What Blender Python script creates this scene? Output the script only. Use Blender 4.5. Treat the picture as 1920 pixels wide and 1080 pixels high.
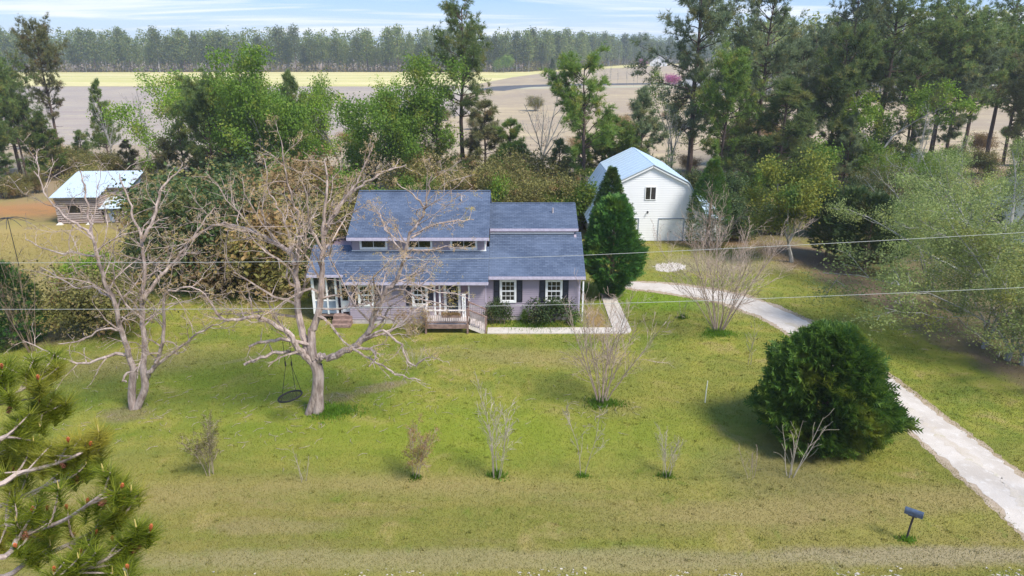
import bpy, math, random
import numpy as np
from mathutils import Vector, Matrix

# ------------------------------------------------------------------ camera, sky, sun
for o in list(bpy.data.objects): bpy.data.objects.remove(o)
SC = bpy.context.scene
COL = SC.collection
H = 15.5; FPX = 1300.0; PITCH = math.atan(448/1300)
cam = bpy.data.cameras.new('camera'); camo = bpy.data.objects.new('camera', cam); COL.objects.link(camo)
cam.sensor_width = 36; cam.lens = FPX/1920*36; cam.clip_end = 6000; cam.clip_start = .1
camo.location = (0, 0, H); camo.rotation_euler = (math.pi/2-PITCH, 0, 0)
SC.camera = camo
SC.render.resolution_x = 1024; SC.render.resolution_y = 576
SC.view_settings.view_transform = 'Standard'; SC.view_settings.look = 'None'
SC.view_settings.exposure = 1.36; SC.view_settings.gamma = 1.0

SUN_AZ = math.radians(128)      # measured from +Y (away from camera) towards +X
SUN_EL = math.radians(52)
W = bpy.data.worlds.new('World'); SC.world = W; W.use_nodes = True
nt = W.node_tree; N = nt.nodes; L = nt.links
for n in list(N): N.remove(n)
def wn(t, **k):
    n = N.new(t)
    for a, b in k.items(): setattr(n, a, b)
    return n
sky = wn('ShaderNodeTexSky', sky_type='NISHITA', sun_disc=False, sun_elevation=SUN_EL, sun_rotation=SUN_AZ, air_density=1.0, dust_density=0.8, ozone_density=2.5)
tc = wn('ShaderNodeTexCoord'); sep = wn('ShaderNodeSeparateXYZ'); L.new(tc.outputs['Generated'], sep.inputs[0])
zc = wn('ShaderNodeMath', operation='MAXIMUM'); L.new(sep.outputs['Z'], zc.inputs[0]); zc.inputs[1].default_value = 0.0
za = wn('ShaderNodeMath', operation='ADD'); L.new(zc.outputs[0], za.inputs[0]); za.inputs[1].default_value = 0.035
dv = wn('ShaderNodeVectorMath', operation='DIVIDE'); L.new(tc.outputs['Generated'], dv.inputs[0])
cb = wn('ShaderNodeCombineXYZ')
for i in range(3): L.new(za.outputs[0], cb.inputs[i])
L.new(cb.outputs[0], dv.inputs[1])
mp = wn('ShaderNodeMapping'); mp.inputs['Scale'].default_value = (.20, .34, 0.0); mp.inputs['Location'].default_value = (3.4, 1.5, 0.4)
L.new(dv.outputs[0], mp.inputs[0])
nz = wn('ShaderNodeTexNoise'); nz.inputs['Scale'].default_value = 1.0; nz.inputs['Detail'].default_value = 8; nz.inputs['Roughness'].default_value = .56; nz.inputs['Distortion'].default_value = .5
L.new(mp.outputs[0], nz.inputs['Vector'])
mr = wn('ShaderNodeMapRange', interpolation_type='SMOOTHSTEP'); mr.inputs['From Min'].default_value = .47; mr.inputs['From Max'].default_value = .66
mr.inputs['To Max'].default_value = .9
L.new(nz.outputs['Fac'], mr.inputs['Value'])
mx = wn('ShaderNodeMixRGB'); L.new(mr.outputs[0], mx.inputs['Fac'])
mx.inputs['Color2'].default_value = (4.6, 4.8, 5.1, 1)
el = wn('ShaderNodeMapRange'); L.new(zc.outputs[0], el.inputs['Value']); el.inputs['From Max'].default_value = .085
vc = wn('ShaderNodeMixRGB'); L.new(el.outputs[0], vc.inputs['Fac']); vc.inputs['Color1'].default_value = (3.0, 3.75, 4.7, 1); vc.inputs['Color2'].default_value = (1.0, 2.15, 4.5, 1)
veil = wn('ShaderNodeMixRGB'); veil.inputs['Fac'].default_value = .78; L.new(sky.outputs[0], veil.inputs['Color1']); L.new(vc.outputs[0], veil.inputs['Color2'])
L.new(veil.outputs[0], mx.inputs['Color1'])
bg = wn('ShaderNodeBackground'); bg.inputs['Strength'].default_value = 0.092
out = wn('ShaderNodeOutputWorld'); L.new(mx.outputs[0], bg.inputs[0]); L.new(bg.outputs[0], out.inputs[0])

sl = bpy.data.lights.new('sun', 'SUN'); sl.energy = 2.5; sl.angle = math.radians(18); sl.color = (1, .95, .87)
so = bpy.data.objects.new('sun', sl); COL.objects.link(so)
sdir = Vector((math.sin(SUN_AZ)*math.cos(SUN_EL), math.cos(SUN_AZ)*math.cos(SUN_EL), math.sin(SUN_EL)))
so.rotation_euler = sdir.to_track_quat('Z', 'Y').to_euler(); so.location = (40, -20, 60)

# ------------------------------------------------------------------ helpers
cp, sp_ = math.cos(PITCH), math.sin(PITCH)
def ray(x, y):
    u = (x-960)/FPX; v = -(y-540)/FPX
    return np.array((u, cp+v*sp_, -sp_+v*cp))
def gp(x, y, z=0.0):
    d = ray(x, y); t = (z-H)/d[2]; return np.array((d[0]*t, d[1]*t, z))
def atY(x, y, Y):
    d = ray(x, y); t = Y/d[1]; return np.array((d[0]*t, Y, H+d[2]*t))

def link(o, parent=None):
    COL.objects.link(o)
    if parent is not None: o.parent = parent
    return o
def tag(o, label=None, cat=None, group=None, kind=None):
    if label: o['label'] = label
    if cat: o['category'] = cat
    if group: o['group'] = group
    if kind: o['kind'] = kind
    return o
def empty(name, loc=(0, 0, 0), rz=0, label=None, cat=None, group=None):
    o = bpy.data.objects.new(name, None); o.location = loc; o.rotation_euler = (0, 0, rz); o.empty_display_size = .2
    link(o); return tag(o, label, cat, group)

class MB:
    def __init__(s): s.v = []; s.f = {3: [], 4: []}; s.n = 0
    def add(s, v, f):
        v = np.asarray(v, float).reshape(-1, 3); f = np.asarray(f, int)
        if len(v) == 0: return s
        s.f[f.shape[1]].append(f+s.n); s.v.append(v); s.n += len(v); return s
    def box(s, x0, x1, y0, y1, z0, z1):
        v = [(x, y, z) for z in (z0, z1) for x, y in ((x0, y0), (x1, y0), (x1, y1), (x0, y1))]
        return s.add(v, [(3, 2, 1, 0), (4, 5, 6, 7), (0, 1, 5, 4), (1, 2, 6, 5), (2, 3, 7, 6), (3, 0, 4, 7)])
    def prism(s, poly, axis, a, b):     # extrude 2D polygon (ccw) along an axis; convex polygons of any size
        poly = list(poly); n = len(poly)
        def P(p, t):
            return (t, p[0], p[1]) if axis == 'x' else ((p[0], t, p[1]) if axis == 'y' else (p[0], p[1], t))
        v = [P(p, a) for p in poly]+[P(p, b) for p in poly]
        s.add(v, [(i, (i+1) % n, n+(i+1) % n, n+i) for i in range(n)])
        base = s.n-2*n
        for i in range(1, n-1):
            s.f[3].append(np.array([[base, base+i+1, base+i]])); s.f[3].append(np.array([[base+n, base+n+i, base+n+i+1]]))
        return s
    def quad(s, *p): return s.add(p, [(0, 1, 2, 3)])
    def tube(s, pts, rad, k=5, cap=True):
        pts = np.asarray(pts, float); n = len(pts)
        rad = np.broadcast_to(np.asarray(rad, float), (n,))
        t = np.gradient(pts, axis=0); t /= (np.linalg.norm(t, axis=1)[:, None]+1e-9)
        a = np.array((0., 0, 1)) if abs(t[0][2]) < .9 else np.array((1., 0, 0))
        u = np.cross(t, a); u /= (np.linalg.norm(u, axis=1)[:, None]+1e-9); w = np.cross(t, u)
        th = np.arange(k)*2*math.pi/k
        ring = pts[:, None]+rad[:, None, None]*(np.cos(th)[None, :, None]*u[:, None]+np.sin(th)[None, :, None]*w[:, None])
        i = np.arange(n-1)[:, None]*k; j = np.arange(k)[None]; j2 = (j+1) % k
        f = np.stack([i+j, i+j2, i+k+j2, i+k+j], -1).reshape(-1, 4)
        s.add(ring.reshape(-1, 3), f)
        if cap and k > 3:
            b = s.n-n*k
            for q in (0, (n-1)*k):
                c = [b+q+m for m in range(k)]
                s.f[3].append(np.array([(c[0], c[m], c[m+1]) if q else (c[0], c[m+1], c[m]) for m in range(1, k-1)]))
        return s
    def mesh(s, name, mat, smooth=False):
        me = bpy.data.meshes.new(name)
        v = np.concatenate(s.v); t = np.concatenate(s.f[3]) if s.f[3] else np.zeros((0, 3), int); q = np.concatenate(s.f[4]) if s.f[4] else np.zeros((0, 4), int)
        me.vertices.add(len(v)); me.vertices.foreach_set('co', v.astype(np.float32).ravel())
        nl = t.size+q.size; me.loops.add(nl); me.loops.foreach_set('vertex_index', np.concatenate([t.ravel(), q.ravel()]).astype(np.int32))
        me.polygons.add(len(t)+len(q))
        ls = np.concatenate([np.arange(len(t))*3, t.size+np.arange(len(q))*4]).astype(np.int32); me.polygons.foreach_set('loop_start', ls)
        me.update(calc_edges=True)
        me.polygons.foreach_set('use_smooth', np.full(len(me.polygons), smooth))
        me.materials.append(mat); return me
    def build(s, name, mat, parent=None, smooth=False):
        o = bpy.data.objects.new(name, s.mesh(name, mat, smooth)); return link(o, parent)

# ------------------------------------------------------------------ materials
MATS = {}
class NG:
    """tiny node-building helper"""
    def __init__(s, m): s.nt = m.node_tree; s.N = s.nt.nodes; s.L = s.nt.links
    def n(s, t, **k):
        x = s.N.new(t)
        for a, b in k.items(): setattr(x, a, b)
        return x
    def set(s, sock, val):
        if hasattr(val, 'is_linked'): s.L.new(val, sock)
        elif isinstance(val, (tuple, list)) and len(val) == 3 and sock.type == 'RGBA': sock.default_value = (*val, 1)
        else: sock.default_value = val
    def math(s, op, a, b=0.0, clamp=False):
        x = s.n('ShaderNodeMath', operation=op, use_clamp=clamp); s.set(x.inputs[0], a); s.set(x.inputs[1], b); return x.outputs[0]
    def mix(s, f, a, b, mode='MIX'):
        x = s.n('ShaderNodeMixRGB', blend_type=mode); s.set(x.inputs[0], f); s.set(x.inputs[1], a); s.set(x.inputs[2], b); return x.outputs[0]
    def noise(s, vec, scale, detail=4, rough=.55, dist=0.0):
        x = s.n('ShaderNodeTexNoise'); s.set(x.inputs['Vector'], vec); x.inputs['Scale'].default_value = scale; x.inputs['Detail'].default_value = detail
        x.inputs['Roughness'].default_value = rough; x.inputs['Distortion'].default_value = dist; return x.outputs['Fac']
    def ramp(s, v, a, b, lo=0.0, hi=1.0, smooth=True):
        x = s.n('ShaderNodeMapRange', interpolation_type='SMOOTHSTEP' if smooth else 'LINEAR'); s.set(x.inputs['Value'], v)
        x.inputs['From Min'].default_value = a; x.inputs['From Max'].default_value = b; x.inputs['To Min'].default_value = lo; x.inputs['To Max'].default_value = hi; return x.outputs[0]
    def pos(s): return s.n('ShaderNodeNewGeometry').outputs['Position']
    def obj(s): return s.n('ShaderNodeTexCoord').outputs['Object']
    def island(s): return s.n('ShaderNodeNewGeometry').outputs['Random Per Island']
    def objrand(s): return s.n('ShaderNodeObjectInfo').outputs['Random']
    def map(s, vec, scale=(1, 1, 1), loc=(0, 0, 0), rot=(0, 0, 0)):
        x = s.n('ShaderNodeMapping'); s.set(x.inputs[0], vec); x.inputs['Scale'].default_value = scale; x.inputs['Location'].default_value = loc; x.inputs['Rotation'].default_value = rot; return x.outputs[0]
    def bump(s, h, strength=.3, dist=.02):
        x = s.n('ShaderNodeBump'); x.inputs['Strength'].default_value = strength; x.inputs['Distance'].default_value = dist; s.set(x.inputs['Height'], h); return x.outputs[0]
def material(name, rough=.8, spec=.3):
    m = bpy.data.materials.new(name); m.use_nodes = True; g = NG(m)
    b = m.node_tree.nodes['Principled BSDF']; b.inputs['Roughness'].default_value = rough; b.inputs['Specular IOR Level'].default_value = spec
    MATS[name] = m; return m, g, b
def plain(name, col, rough=.7, spec=.3, var=.12, scale=6, metal=0):
    m, g, b = material(name, rough, spec)
    n = g.noise(g.obj(), scale, 5); c = g.mix(g.ramp(n, .3, .7), tuple(x*(1-var) for x in col), tuple(min(1, x*(1+var)) for x in col))
    g.L.new(c, b.inputs['Base Color']); b.inputs['Metallic'].default_value = metal
    return m
def bark(name, c1, c2, scale=7):
    m, g, b = material(name, .9, .1)
    p = g.obj(); n = g.noise(g.map(p, (1, 1, .25)), scale, 6, .65); n2 = g.noise(p, 1.3, 3)
    c = g.mix(g.ramp(n, .3, .7), c1, c2); c = g.mix(g.ramp(n2, .5, .75, 0, .45), c, tuple(x*1.35 for x in c2))
    g.L.new(c, b.inputs['Base Color']); g.L.new(g.bump(n, .6, .03), b.inputs['Normal']); return m
def leaf(name, c1, c2, c3=None, trans=.3, rough=.6, objvar=.25):
    m, g, b = material(name, rough, .25)
    r = g.island(); c = g.mix(r, c1, c2)
    if c3: c = g.mix(g.ramp(g.noise(g.obj(), .55, 2), .52, .68), c, c3)
    hv = g.n('ShaderNodeHueSaturation'); g.L.new(c, hv.inputs['Color'])
    g.L.new(g.ramp(g.objrand(), 0, 1, 1-objvar, 1+objvar, False), hv.inputs['Value'])
    c = hv.outputs[0]
    g.L.new(c, b.inputs['Base Color'])
    t = g.n('ShaderNodeBsdfTranslucent'); g.L.new(c, t.inputs['Color']); ms = g.n('ShaderNodeMixShader'); ms.inputs[0].default_value = trans
    g.L.new(b.outputs[0], ms.inputs[1]); g.L.new(t.outputs[0], ms.inputs[2]); g.L.new(ms.outputs[0], g.N['Material Output'].inputs['Surface']); return m

bark('bark_pecan', (.19, .14, .12), (.45, .365, .325))
bark('bark_grey', (.17, .16, .145), (.36, .35, .32))
bark('bark_pine', (.055, .042, .036), (.15, .105, .085))
bark('bark_myrtle', (.23, .165, .13), (.43, .34, .28))
bark('bark_pale', (.24, .20, .15), (.40, .35, .28))
bark('bark_brown', (.12, .085, .06), (.24, .18, .13))
leaf('needle_dark', (.10, .165, .052), (.225, .285, .08), (.29, .29, .085), .48)
leaf('needle_green', (.10, .185, .035), (.22, .30, .055), (.29, .285, .065), .45)
leaf('needle_blue', (.13, .18, .095), (.24, .29, .135), (.30, .29, .115), .45)
leaf('needle_olive', (.10, .115, .045), (.20, .195, .07), (.18, .13, .06), .28)
leaf('needle_near', (.085, .13, .012), (.29, .33, .03), (.38, .33, .05), .45, .45)
leaf('leaf_lime', (.13, .25, .02), (.25, .36, .035), (.30, .32, .05), .4)
leaf('leaf_green', (.095, .19, .022), (.20, .31, .035), (.25, .29, .04), .42)
leaf('leaf_pale', (.20, .26, .085), (.32, .37, .12), (.34, .345, .08), .42)
leaf('leaf_yellow', (.11, .17, .03), (.30, .28, .04), (.09, .16, .03), .38)
leaf('leaf_olive', (.11, .12, .035), (.25, .215, .06), (.27, .17, .07), .3)
leaf('leaf_rust', (.24, .15, .06), (.36, .24, .10), (.30, .24, .06), .35)
leaf('leaf_bud', (.42, .29, .20), (.50, .38, .17), (.44, .36, .08), .4)
leaf('leaf_dark', (.036, .072, .022), (.095, .135, .036), (.15, .145, .045), .3, .5)
leaf('leaf_pink', (.42, .10, .24), (.58, .2, .36), None, .4)
leaf('cypress', (.035, .11, .022), (.09, .20, .034), (.14, .215, .03), .3)
leaf('cypress_light', (.05, .12, .02), (.11, .20, .035), (.15, .19, .04), .22)
leaf('cypress_bush', (.04, .11, .016), (.13, .225, .028), (.22, .265, .03), .34)
leaf('grass_weed', (.085, .185, .016), (.17, .28, .025), None, .4)
leaf('forest_crown', (.09, .135, .03), (.20, .235, .055), (.25, .23, .07), .35, .6, .4)

# ---- lawn colour: shared by soil sheet and blades, driven by world position
def lawn_color(g):
    P = g.pos()
    flat = g.map(P, (1, 1, 0))
    n1 = g.noise(flat, .11, 4, .6); n2 = g.noise(flat, .42, 5, .62, .6); n3 = g.noise(g.map(flat, (.35, 1.3, 0)), .5, 5, .6); n4 = g.noise(flat, 3.2, 4, .65)
    green = (.155, .19, .03); lime = (.255, .25, .04); olive = (.21, .18, .05); straw = (.32, .25, .10); dirt = (.235, .165, .115)
    c = g.mix(g.ramp(n2, .36, .64), green, lime)
    c = g.mix(g.ramp(n1, .45, .7, 0, .5), c, olive)
    sx = g.n('ShaderNodeSeparateXYZ'); g.L.new(P, sx.inputs[0]); X, Y = sx.outputs[0], sx.outputs[1]
    # drier verge towards the road, mown in bands
    front = g.ramp(g.math('ADD', Y, g.ramp(n3, .2, .8, -2.5, 2.5)), 27.5, 20.0)
    c = g.mix(g.math('MULTIPLY', front, g.ramp(n3, .30, .6, .45, 1.0)), c, olive)
    c = g.mix(g.math('MULTIPLY', front, g.ramp(n3, .54, .70, 0, .65)), c, (.27, .20, .095))
    band = g.noise(g.map(P, (.05, .75, 0), (3, 0, 0), (0, 0, .03)), 1.0, 2, .4); c = g.mix(g.ramp(band, .5, .6, 0, .28), c, (.12, .165, .018)); c = g.mix(g.ramp(band, .46, .38, 0, .22), c, (.30, .26, .07))
    back = g.ramp(Y, 44, 58); c = g.mix(g.math('MULTIPLY', back, .6), c, (.26, .22, .06))
    c = g.mix(g.ramp(n2, .57, .70, 0, .8), c, straw); n5 = g.noise(flat, 1.15, 5, .68, .4); c = g.mix(g.ramp(n5, .5, .68, 0, .55), c, (.27, .23, .06)); c = g.mix(g.ramp(n5, .44, .3, 0, .5), c, (.105, .165, .016))
    c = g.mix(g.ramp(n4, .58, .78, 0, .35), c, (.10, .165, .015))
    def patch(cx, cy, rx, ry, rot, col, k=1.0, soft=.45):
        nonlocal c
        v = g.n('ShaderNodeVectorMath', operation='SUBTRACT'); g.L.new(P, v.inputs[0]); v.inputs[1].default_value = (cx, cy, 0)
        q = g.map(v.outputs[0], (1, 1, 0), (0, 0, 0), (0, 0, -math.radians(rot))); q = g.map(q, (1/rx, 1/ry, 0))
        ln = g.n('ShaderNodeVectorMath', operation='LENGTH'); g.L.new(q, ln.inputs[0])
        d = g.math('ADD', ln.outputs['Value'], g.ramp(n2, .25, .75, -.38, .38, False))
        d = g.math('ADD', d, g.ramp(n4, .3, .7, -.16, .16, False))
        c = g.mix(g.ramp(d, 1+soft, 1-soft, 0, k), c, col)
    brown = (.195, .125, .095)
    patch(22.5, 53, 3.0, 5.0, 10, brown, .85); patch(24.2, 46, 2.2, 6.0, 8, brown, .8); patch(25.4, 38.5, 2.0, 6.0, 0, brown, .75); patch(26.6, 31, 1.9, 5.5, -8, brown, .7)
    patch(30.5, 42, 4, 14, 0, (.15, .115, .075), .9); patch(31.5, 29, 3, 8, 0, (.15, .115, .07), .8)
    patch(-47, 70, 11, 4.6, 6, (.36, .17, .07), .95); patch(-44, 58, 14, 7, 0, (.36, .25, .10), .75, .7)
    patch(-34, 47, 9, 7, 20, (.33, .23, .12), .6, .8); patch(-27.5, 37, 3.2, 1.8, 0, dirt, .7)
    patch(-8.2, 29.2, .9, .45, 0, (.26, .16, .125), .9); patch(-6.4, 30.2, 1.2, .4, 25, (.27, .17, .13), .8)
    patch(10.6, 23.2, 2.4, 2.0, 0, (.17, .14, .07), .55, .7); patch(-17.3, 27.6, 1.1, .7, 0, dirt, .75)
    patch(4.5, 28.2, 1.5, .9, 0, (.20, .145, .085), .6); patch(17, 57, 3.5, 1.6, 0, (.26, .15, .10), .8); patch(15.6, 50.5, 4.5, 2.4, 0, (.30, .25, .16), .65)
    patch(14.2, 42, 2.6, 2.0, 40, (.27, .215, .13), .6); patch(-8.5, 19.8, 2.2, .4, 0, (.29, .215, .12), .45); patch(14, 18.4, 6, .42, 0, (.31, .25, .17), .7); patch(0, 18.2, 14, .5, 0, (.29, .24, .13), .6)
    patch(5.1, 39.6, .6, 3.2, 0, (.30, .17, .10), .7); patch(-14, 33.5, 1.4, .22, 28, (.33, .25, .15), .75); patch(-4.5, 34.5, 2.4, .5, 20, (.32, .26, .10), .5)
    patch(7, 30, 5, 3, 10, (.20, .19, .04), .5, .8); patch(-13, 31, 6, 4, 0, (.12, .185, .016), .6, .8); patch(8.5, 42.5, 4.5, 2.2, 0, (.13, .22, .014), .75, .7); patch(-2, 26, 8, 2.6, 0, (.205, .255, .02), .55, .8)
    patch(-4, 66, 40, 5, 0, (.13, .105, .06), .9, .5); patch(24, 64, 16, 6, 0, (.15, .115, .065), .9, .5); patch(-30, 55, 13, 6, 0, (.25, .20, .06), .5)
    for q in ((-14, 21.5, 4.5, .8, 4), (-3, 22.2, 5, .7, -3), (9, 20.6, 5, .8, 2), (16, 21.5, 2.5, .7, 0), (-20, 33, 4, 1.6, 15), (-22, 24, 4, 1.2, 0), (2, 33.5, 4.5, .9, -6), (-12, 40, 5, 1.5, 5)): patch(*q, (.31, .235, .105), .55, .8)
    far = g.ramp(Y, 68, 80); c = g.mix(far, c, (.27, .20, .125))
    return c, n4
m, g, b = material('lawn', .95, .1); c, n4 = lawn_color(g)
fine = g.noise(g.map(g.pos(), (1, 1, 0)), 22, 4, .7)
c = g.mix(g.ramp(fine, .35, .7, 0, .45), c, g.mix(.5, c, (.10, .095, .03)))
g.L.new(c, b.inputs['Base Color']); g.L.new(g.bump(fine, .7, .05), b.inputs['Normal'])
m, g, b = material('grass_blade', .8, .15); c, n4 = lawn_color(g)
r = g.island(); c = g.mix(g.ramp(r, 0, 1, 0, .42), c, (.30, .29, .06)); c = g.mix(g.ramp(r, .25, 0.0, 0, .35), c, (.07, .12, .01))
g.L.new(c, b.inputs['Base Color'])
t = g.n('ShaderNodeBsdfTranslucent'); g.L.new(c, t.inputs['Color']); ms = g.n('ShaderNodeMixShader'); ms.inputs[0].default_value = .3
g.L.new(b.outputs[0], ms.inputs[1]); g.L.new(t.outputs[0], ms.inputs[2]); g.L.new(ms.outputs[0], g.N['Material Output'].inputs['Surface'])

def soil(name, c1, c2, c3, s1=.05, s2=.6, stripes=None, bumpd=.05):
    m, g, b = material(name, .95, .1); P = g.map(g.pos(), (1, 1, 0))
    a = g.noise(P, s1, 5, .6, .5); d = g.noise(P, s2, 6, .7); e = g.noise(P, s2*9, 3, .7)
    c = g.mix(g.ramp(a, .35, .65), c1, c2); c = g.mix(g.ramp(d, .5, .72, 0, .8), c, c3)
    if stripes:
        w = g.noise(g.map(P, stripes[0], (0, 0, 0), (0, 0, stripes[2])), 1.0, 3, .5); c = g.mix(g.ramp(w, .45, .62, 0, .7), c, stripes[1])
    c = g.mix(g.ramp(e, .4, .7, 0, .3), c, tuple(x*.6 for x in c1))
    g.L.new(c, b.inputs['Base Color']); g.L.new(g.bump(d, .5, bumpd), b.inputs['Normal']); return m
soil('field_gold', (.60, .51, .25), (.54, .475, .22), (.40, .39, .15), .02, .05, ((.004, .05, 0), (.42, .40, .13), .03))
soil('field_grey', (.315, .265, .225), (.37, .31, .245), (.43, .36, .23), .03, .18, ((.01, .5, 0), (.29, .23, .20), .1))
soil('field_tan', (.40, .315, .20), (.31, .245, .18), (.50, .41, .235), .03, .16, ((.03, .4, 0), (.29, .225, .16), .3))
soil('litter', (.235, .165, .115), (.30, .225, .14), (.17, .12, .085), .15, 1.2)
soil('gravel', (.52, .465, .41), (.43, .375, .32), (.59, .55, .505), .5, 3.0)
soil('gravel_pink', (.38, .30, .225), (.30, .23, .15), (.46, .39, .31), .5, 3.0)
soil('asphalt', (.085, .085, .09), (.11, .11, .115), (.13, .13, .13), .3, 3.0)
soil('verge', (.36, .34, .24), (.42, .38, .26), (.30, .30, .16), .05, .4)
soil('concrete', (.53, .48, .42), (.46, .41, .35), (.58, .53, .48), .6, 3.0)

# building materials
def shingle(name, c1, c2):
    m, g, b = material(name, .85, .2); p = g.obj()
    br = g.n('ShaderNodeTexBrick'); g.L.new(g.map(p, (1, 1.118, 0)), br.inputs['Vector']); br.offset = .5
    br.inputs['Scale'].default_value = 1; br.inputs['Brick Width'].default_value = .3; br.inputs['Row Height'].default_value = .145; br.inputs['Mortar Size'].default_value = .012
    br.inputs['Color1'].default_value = (*c1, 1); br.inputs['Color2'].default_value = (*c2, 1); br.inputs['Mortar'].default_value = (*[x*.55 for x in c1], 1); br.inputs['Bias'].default_value = -.1
    n = g.noise(p, .5, 4); n2 = g.noise(p, 30, 3, .7)
    c = g.mix(g.ramp(n, .4, .7, 0, .35), br.outputs[0], tuple(x*1.35 for x in c2)); c = g.mix(g.ramp(n2, .4, .7, 0, .3), c, tuple(x*.6 for x in c1))
    g.L.new(c, b.inputs['Base Color']); g.L.new(g.bump(n2, .4, .01), b.inputs['Normal']); return m
shingle('shingles', (.068, .092, .145), (.112, .142, .205))
shingle('shingles_grey', (.20, .19, .175), (.26, .25, .235))
def siding(name, col, dirt):
    m, g, b = material(name, .6, .3); p = g.obj()
    n = g.noise(g.map(p, (1, 1, .3)), 1.4, 5, .6); n2 = g.noise(g.map(p, (.6, .6, 9)), 1.2, 3)
    c = g.mix(g.ramp(n, .45, .75, 0, .35), col, dirt); c = g.mix(g.ramp(n2, .4, .7, 0, .15), c, tuple(min(1, x*1.15) for x in col))
    g.L.new(c, b.inputs['Base Color']); return m
siding('siding_lavender', (.325, .275, .33), (.27, .23, .25))
siding('siding_white', (.80, .80, .80), (.72, .72, .70))
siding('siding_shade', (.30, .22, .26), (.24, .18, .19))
plain('trim_lavender', (.46, .42, .52), .5); plain('trim_white', (.78, .78, .77), .5, .4, .05)
plain('shutter', (.012, .013, .022), .45, .4); plain('foundation', (.42, .37, .36), .9, .1, .2)
plain('deck_wood', (.24, .16, .135), .75, .2, .25); plain('deck_rail', (.43, .37, .35), .75, .2, .25, 4); plain('rail_pale', (.62, .55, .50), .7, .2, .12, 4)
plain('blue_panel', (.20, .25, .32), .6, .3, .15); plain('door_dark', (.03, .045, .06), .25, .5); plain('flower_white', (.8, .8, .76), .7)
plain('dirt_red', (.30, .10, .055), .9, .1, .3); plain('steel_dark', (.02, .02, .022), .45, .5); plain('rope_black', (.012, .012, .013), .7)
plain('mailbox_blue', (.055, .08, .125), .35, .5, .2, 10); plain('post_dark', (.045, .038, .034), .8); plain('stake_white', (.75, .74, .70), .6)
plain('wire', (.34, .35, .32), .5, .4, .05); plain('pole_wood', (.17, .13, .10), .9, .1, .3); plain('cone', (.22, .09, .05), .8, .2, .3, 30)
plain('candle', (.50, .40, .13), .7, .2, .2, 20); plain('catkin', (.42, .12, .04), .7, .2, .2, 20); plain('stone_pale', (.5, .47, .43), .9)
plain('brick_red', (.30, .13, .10), .9, .1, .25)
m, g, b = material('log', .9, .1); p = g.obj(); n = g.noise(g.map(p, (.6, .6, 5)), 3, 5, .65); hv = g.objrand()
c = g.mix(g.ramp(n, .3, .7), (.20, .165, .155), (.40, .34, .31)); c = g.mix(g.ramp(hv, .55, 1, 0, .6), c, (.34, .20, .145)); g.L.new(c, b.inputs['Base Color']); g.L.new(g.bump(n, .6, .02), b.inputs['Normal'])
def tin(name, col, rust, amt, rough, metal):
    m, g, b = material(name, rough, .5); p = g.obj(); n = g.noise(g.map(p, (1, .5, 1)), 1.3, 6, .7); n2 = g.noise(p, 5, 3)
    c = g.mix(g.ramp(n, .58, .75, 0, amt), col, rust); c = g.mix(g.ramp(n2, .3, .7, 0, .25), c, tuple(x*.8 for x in col)); g.L.new(c, b.inputs['Base Color']); b.inputs['Metallic'].default_value = metal; return m
tin('tin_old', (.62, .70, .74), (.34, .30, .28), .7, .42, .35); tin('tin_blue', (.52, .62, .71), (.44, .50, .56), .5, .42, .15)
m, g, b = material('glass', .06, .6); c = g.mix(g.ramp(g.noise(g.obj(), .9, 3), .4, .7), (.008, .009, .010), (.03, .028, .024)); g.L.new(c, b.inputs['Base Color'])
m, g, b = material('sunroom_glass', .1, .5); c = g.mix(g.ramp(g.noise(g.obj(), 1.6, 3), .45, .6), (.03, .028, .03), (.22, .20, .17)); g.L.new(c, b.inputs['Base Color'])
M = MATS

# ------------------------------------------------------------------ ground
rs = np.random.default_rng(5)
def sheet(name, mat, xs, ys, z, kind='structure', label=None):
    mb = MB(); X, Y = np.meshgrid(xs, ys); v = np.stack([X, Y, np.full_like(X, z)], -1).reshape(-1, 3)
    nx = len(xs); i, j = np.meshgrid(np.arange(nx-1), np.arange(len(ys)-1)); a = (j*nx+i).ravel()
    mb.add(v, np.stack([a, a+1, a+nx+1, a+nx], -1)); o = mb.build(name, mat); return tag(o, kind=kind)
sheet('lawn', M['lawn'], np.linspace(-120, 120, 9), np.linspace(-40, 95, 9), 0)
sheet('terrain', M['field_tan'], np.linspace(-1500, 1500, 9), np.linspace(-300, 1900, 9), -.02)
def blob_sheet(name, mat, poly, z, wob=.0, step=2.0, seed=0):
    r = np.random.default_rng(seed); P = []
    for i in range(len(poly)):
        a = np.array(poly[i], float); b = np.array(poly[(i+1) % len(poly)], float); n = max(1, int(np.linalg.norm(b-a)/step))
        for k in range(n):
            q = a+(b-a)*k/n; P.append(q+r.normal(0, wob, 2))
    P = np.array(P); c = P.mean(0); v = np.concatenate([[[*c, z]], np.c_[P, np.full(len(P), z)]]); n = len(P)
    mb = MB(); mb.add(v, [(0, 1+i, 1+(i+1) % n) for i in range(n)]); return tag(mb.build(name, mat), kind='structure')
blob_sheet('golden_field', M['field_gold'], [(-900, 318), (-60, 318), (-18, 330), (0, 420), (30, 520), (160, 760), (400, 900), (-900, 900)], -.004, .3, 20, 1)
blob_sheet('fallow_field', M['field_grey'], [(-900, 135), (-40, 120), (-10, 180), (-25, 314), (-900, 314)], -.008, .5, 12, 2)
blob_sheet('harvested_field', M['field_tan'], [(-36, 88), (260, 80), (330, 280), (150, 292), (0, 296), (-18, 280), (-8, 180)], -.012, .5, 12, 3)
FLOOR = [(-900, 508), (-137, 523), (-40, 516), (10, 526), (60, 624), (110, 739), (165, 804), (400, 840), (400, 1500), (-900, 1500)]
blob_sheet('wood_floor', M['litter'], FLOOR, .02, .3, 30, 7)
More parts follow.
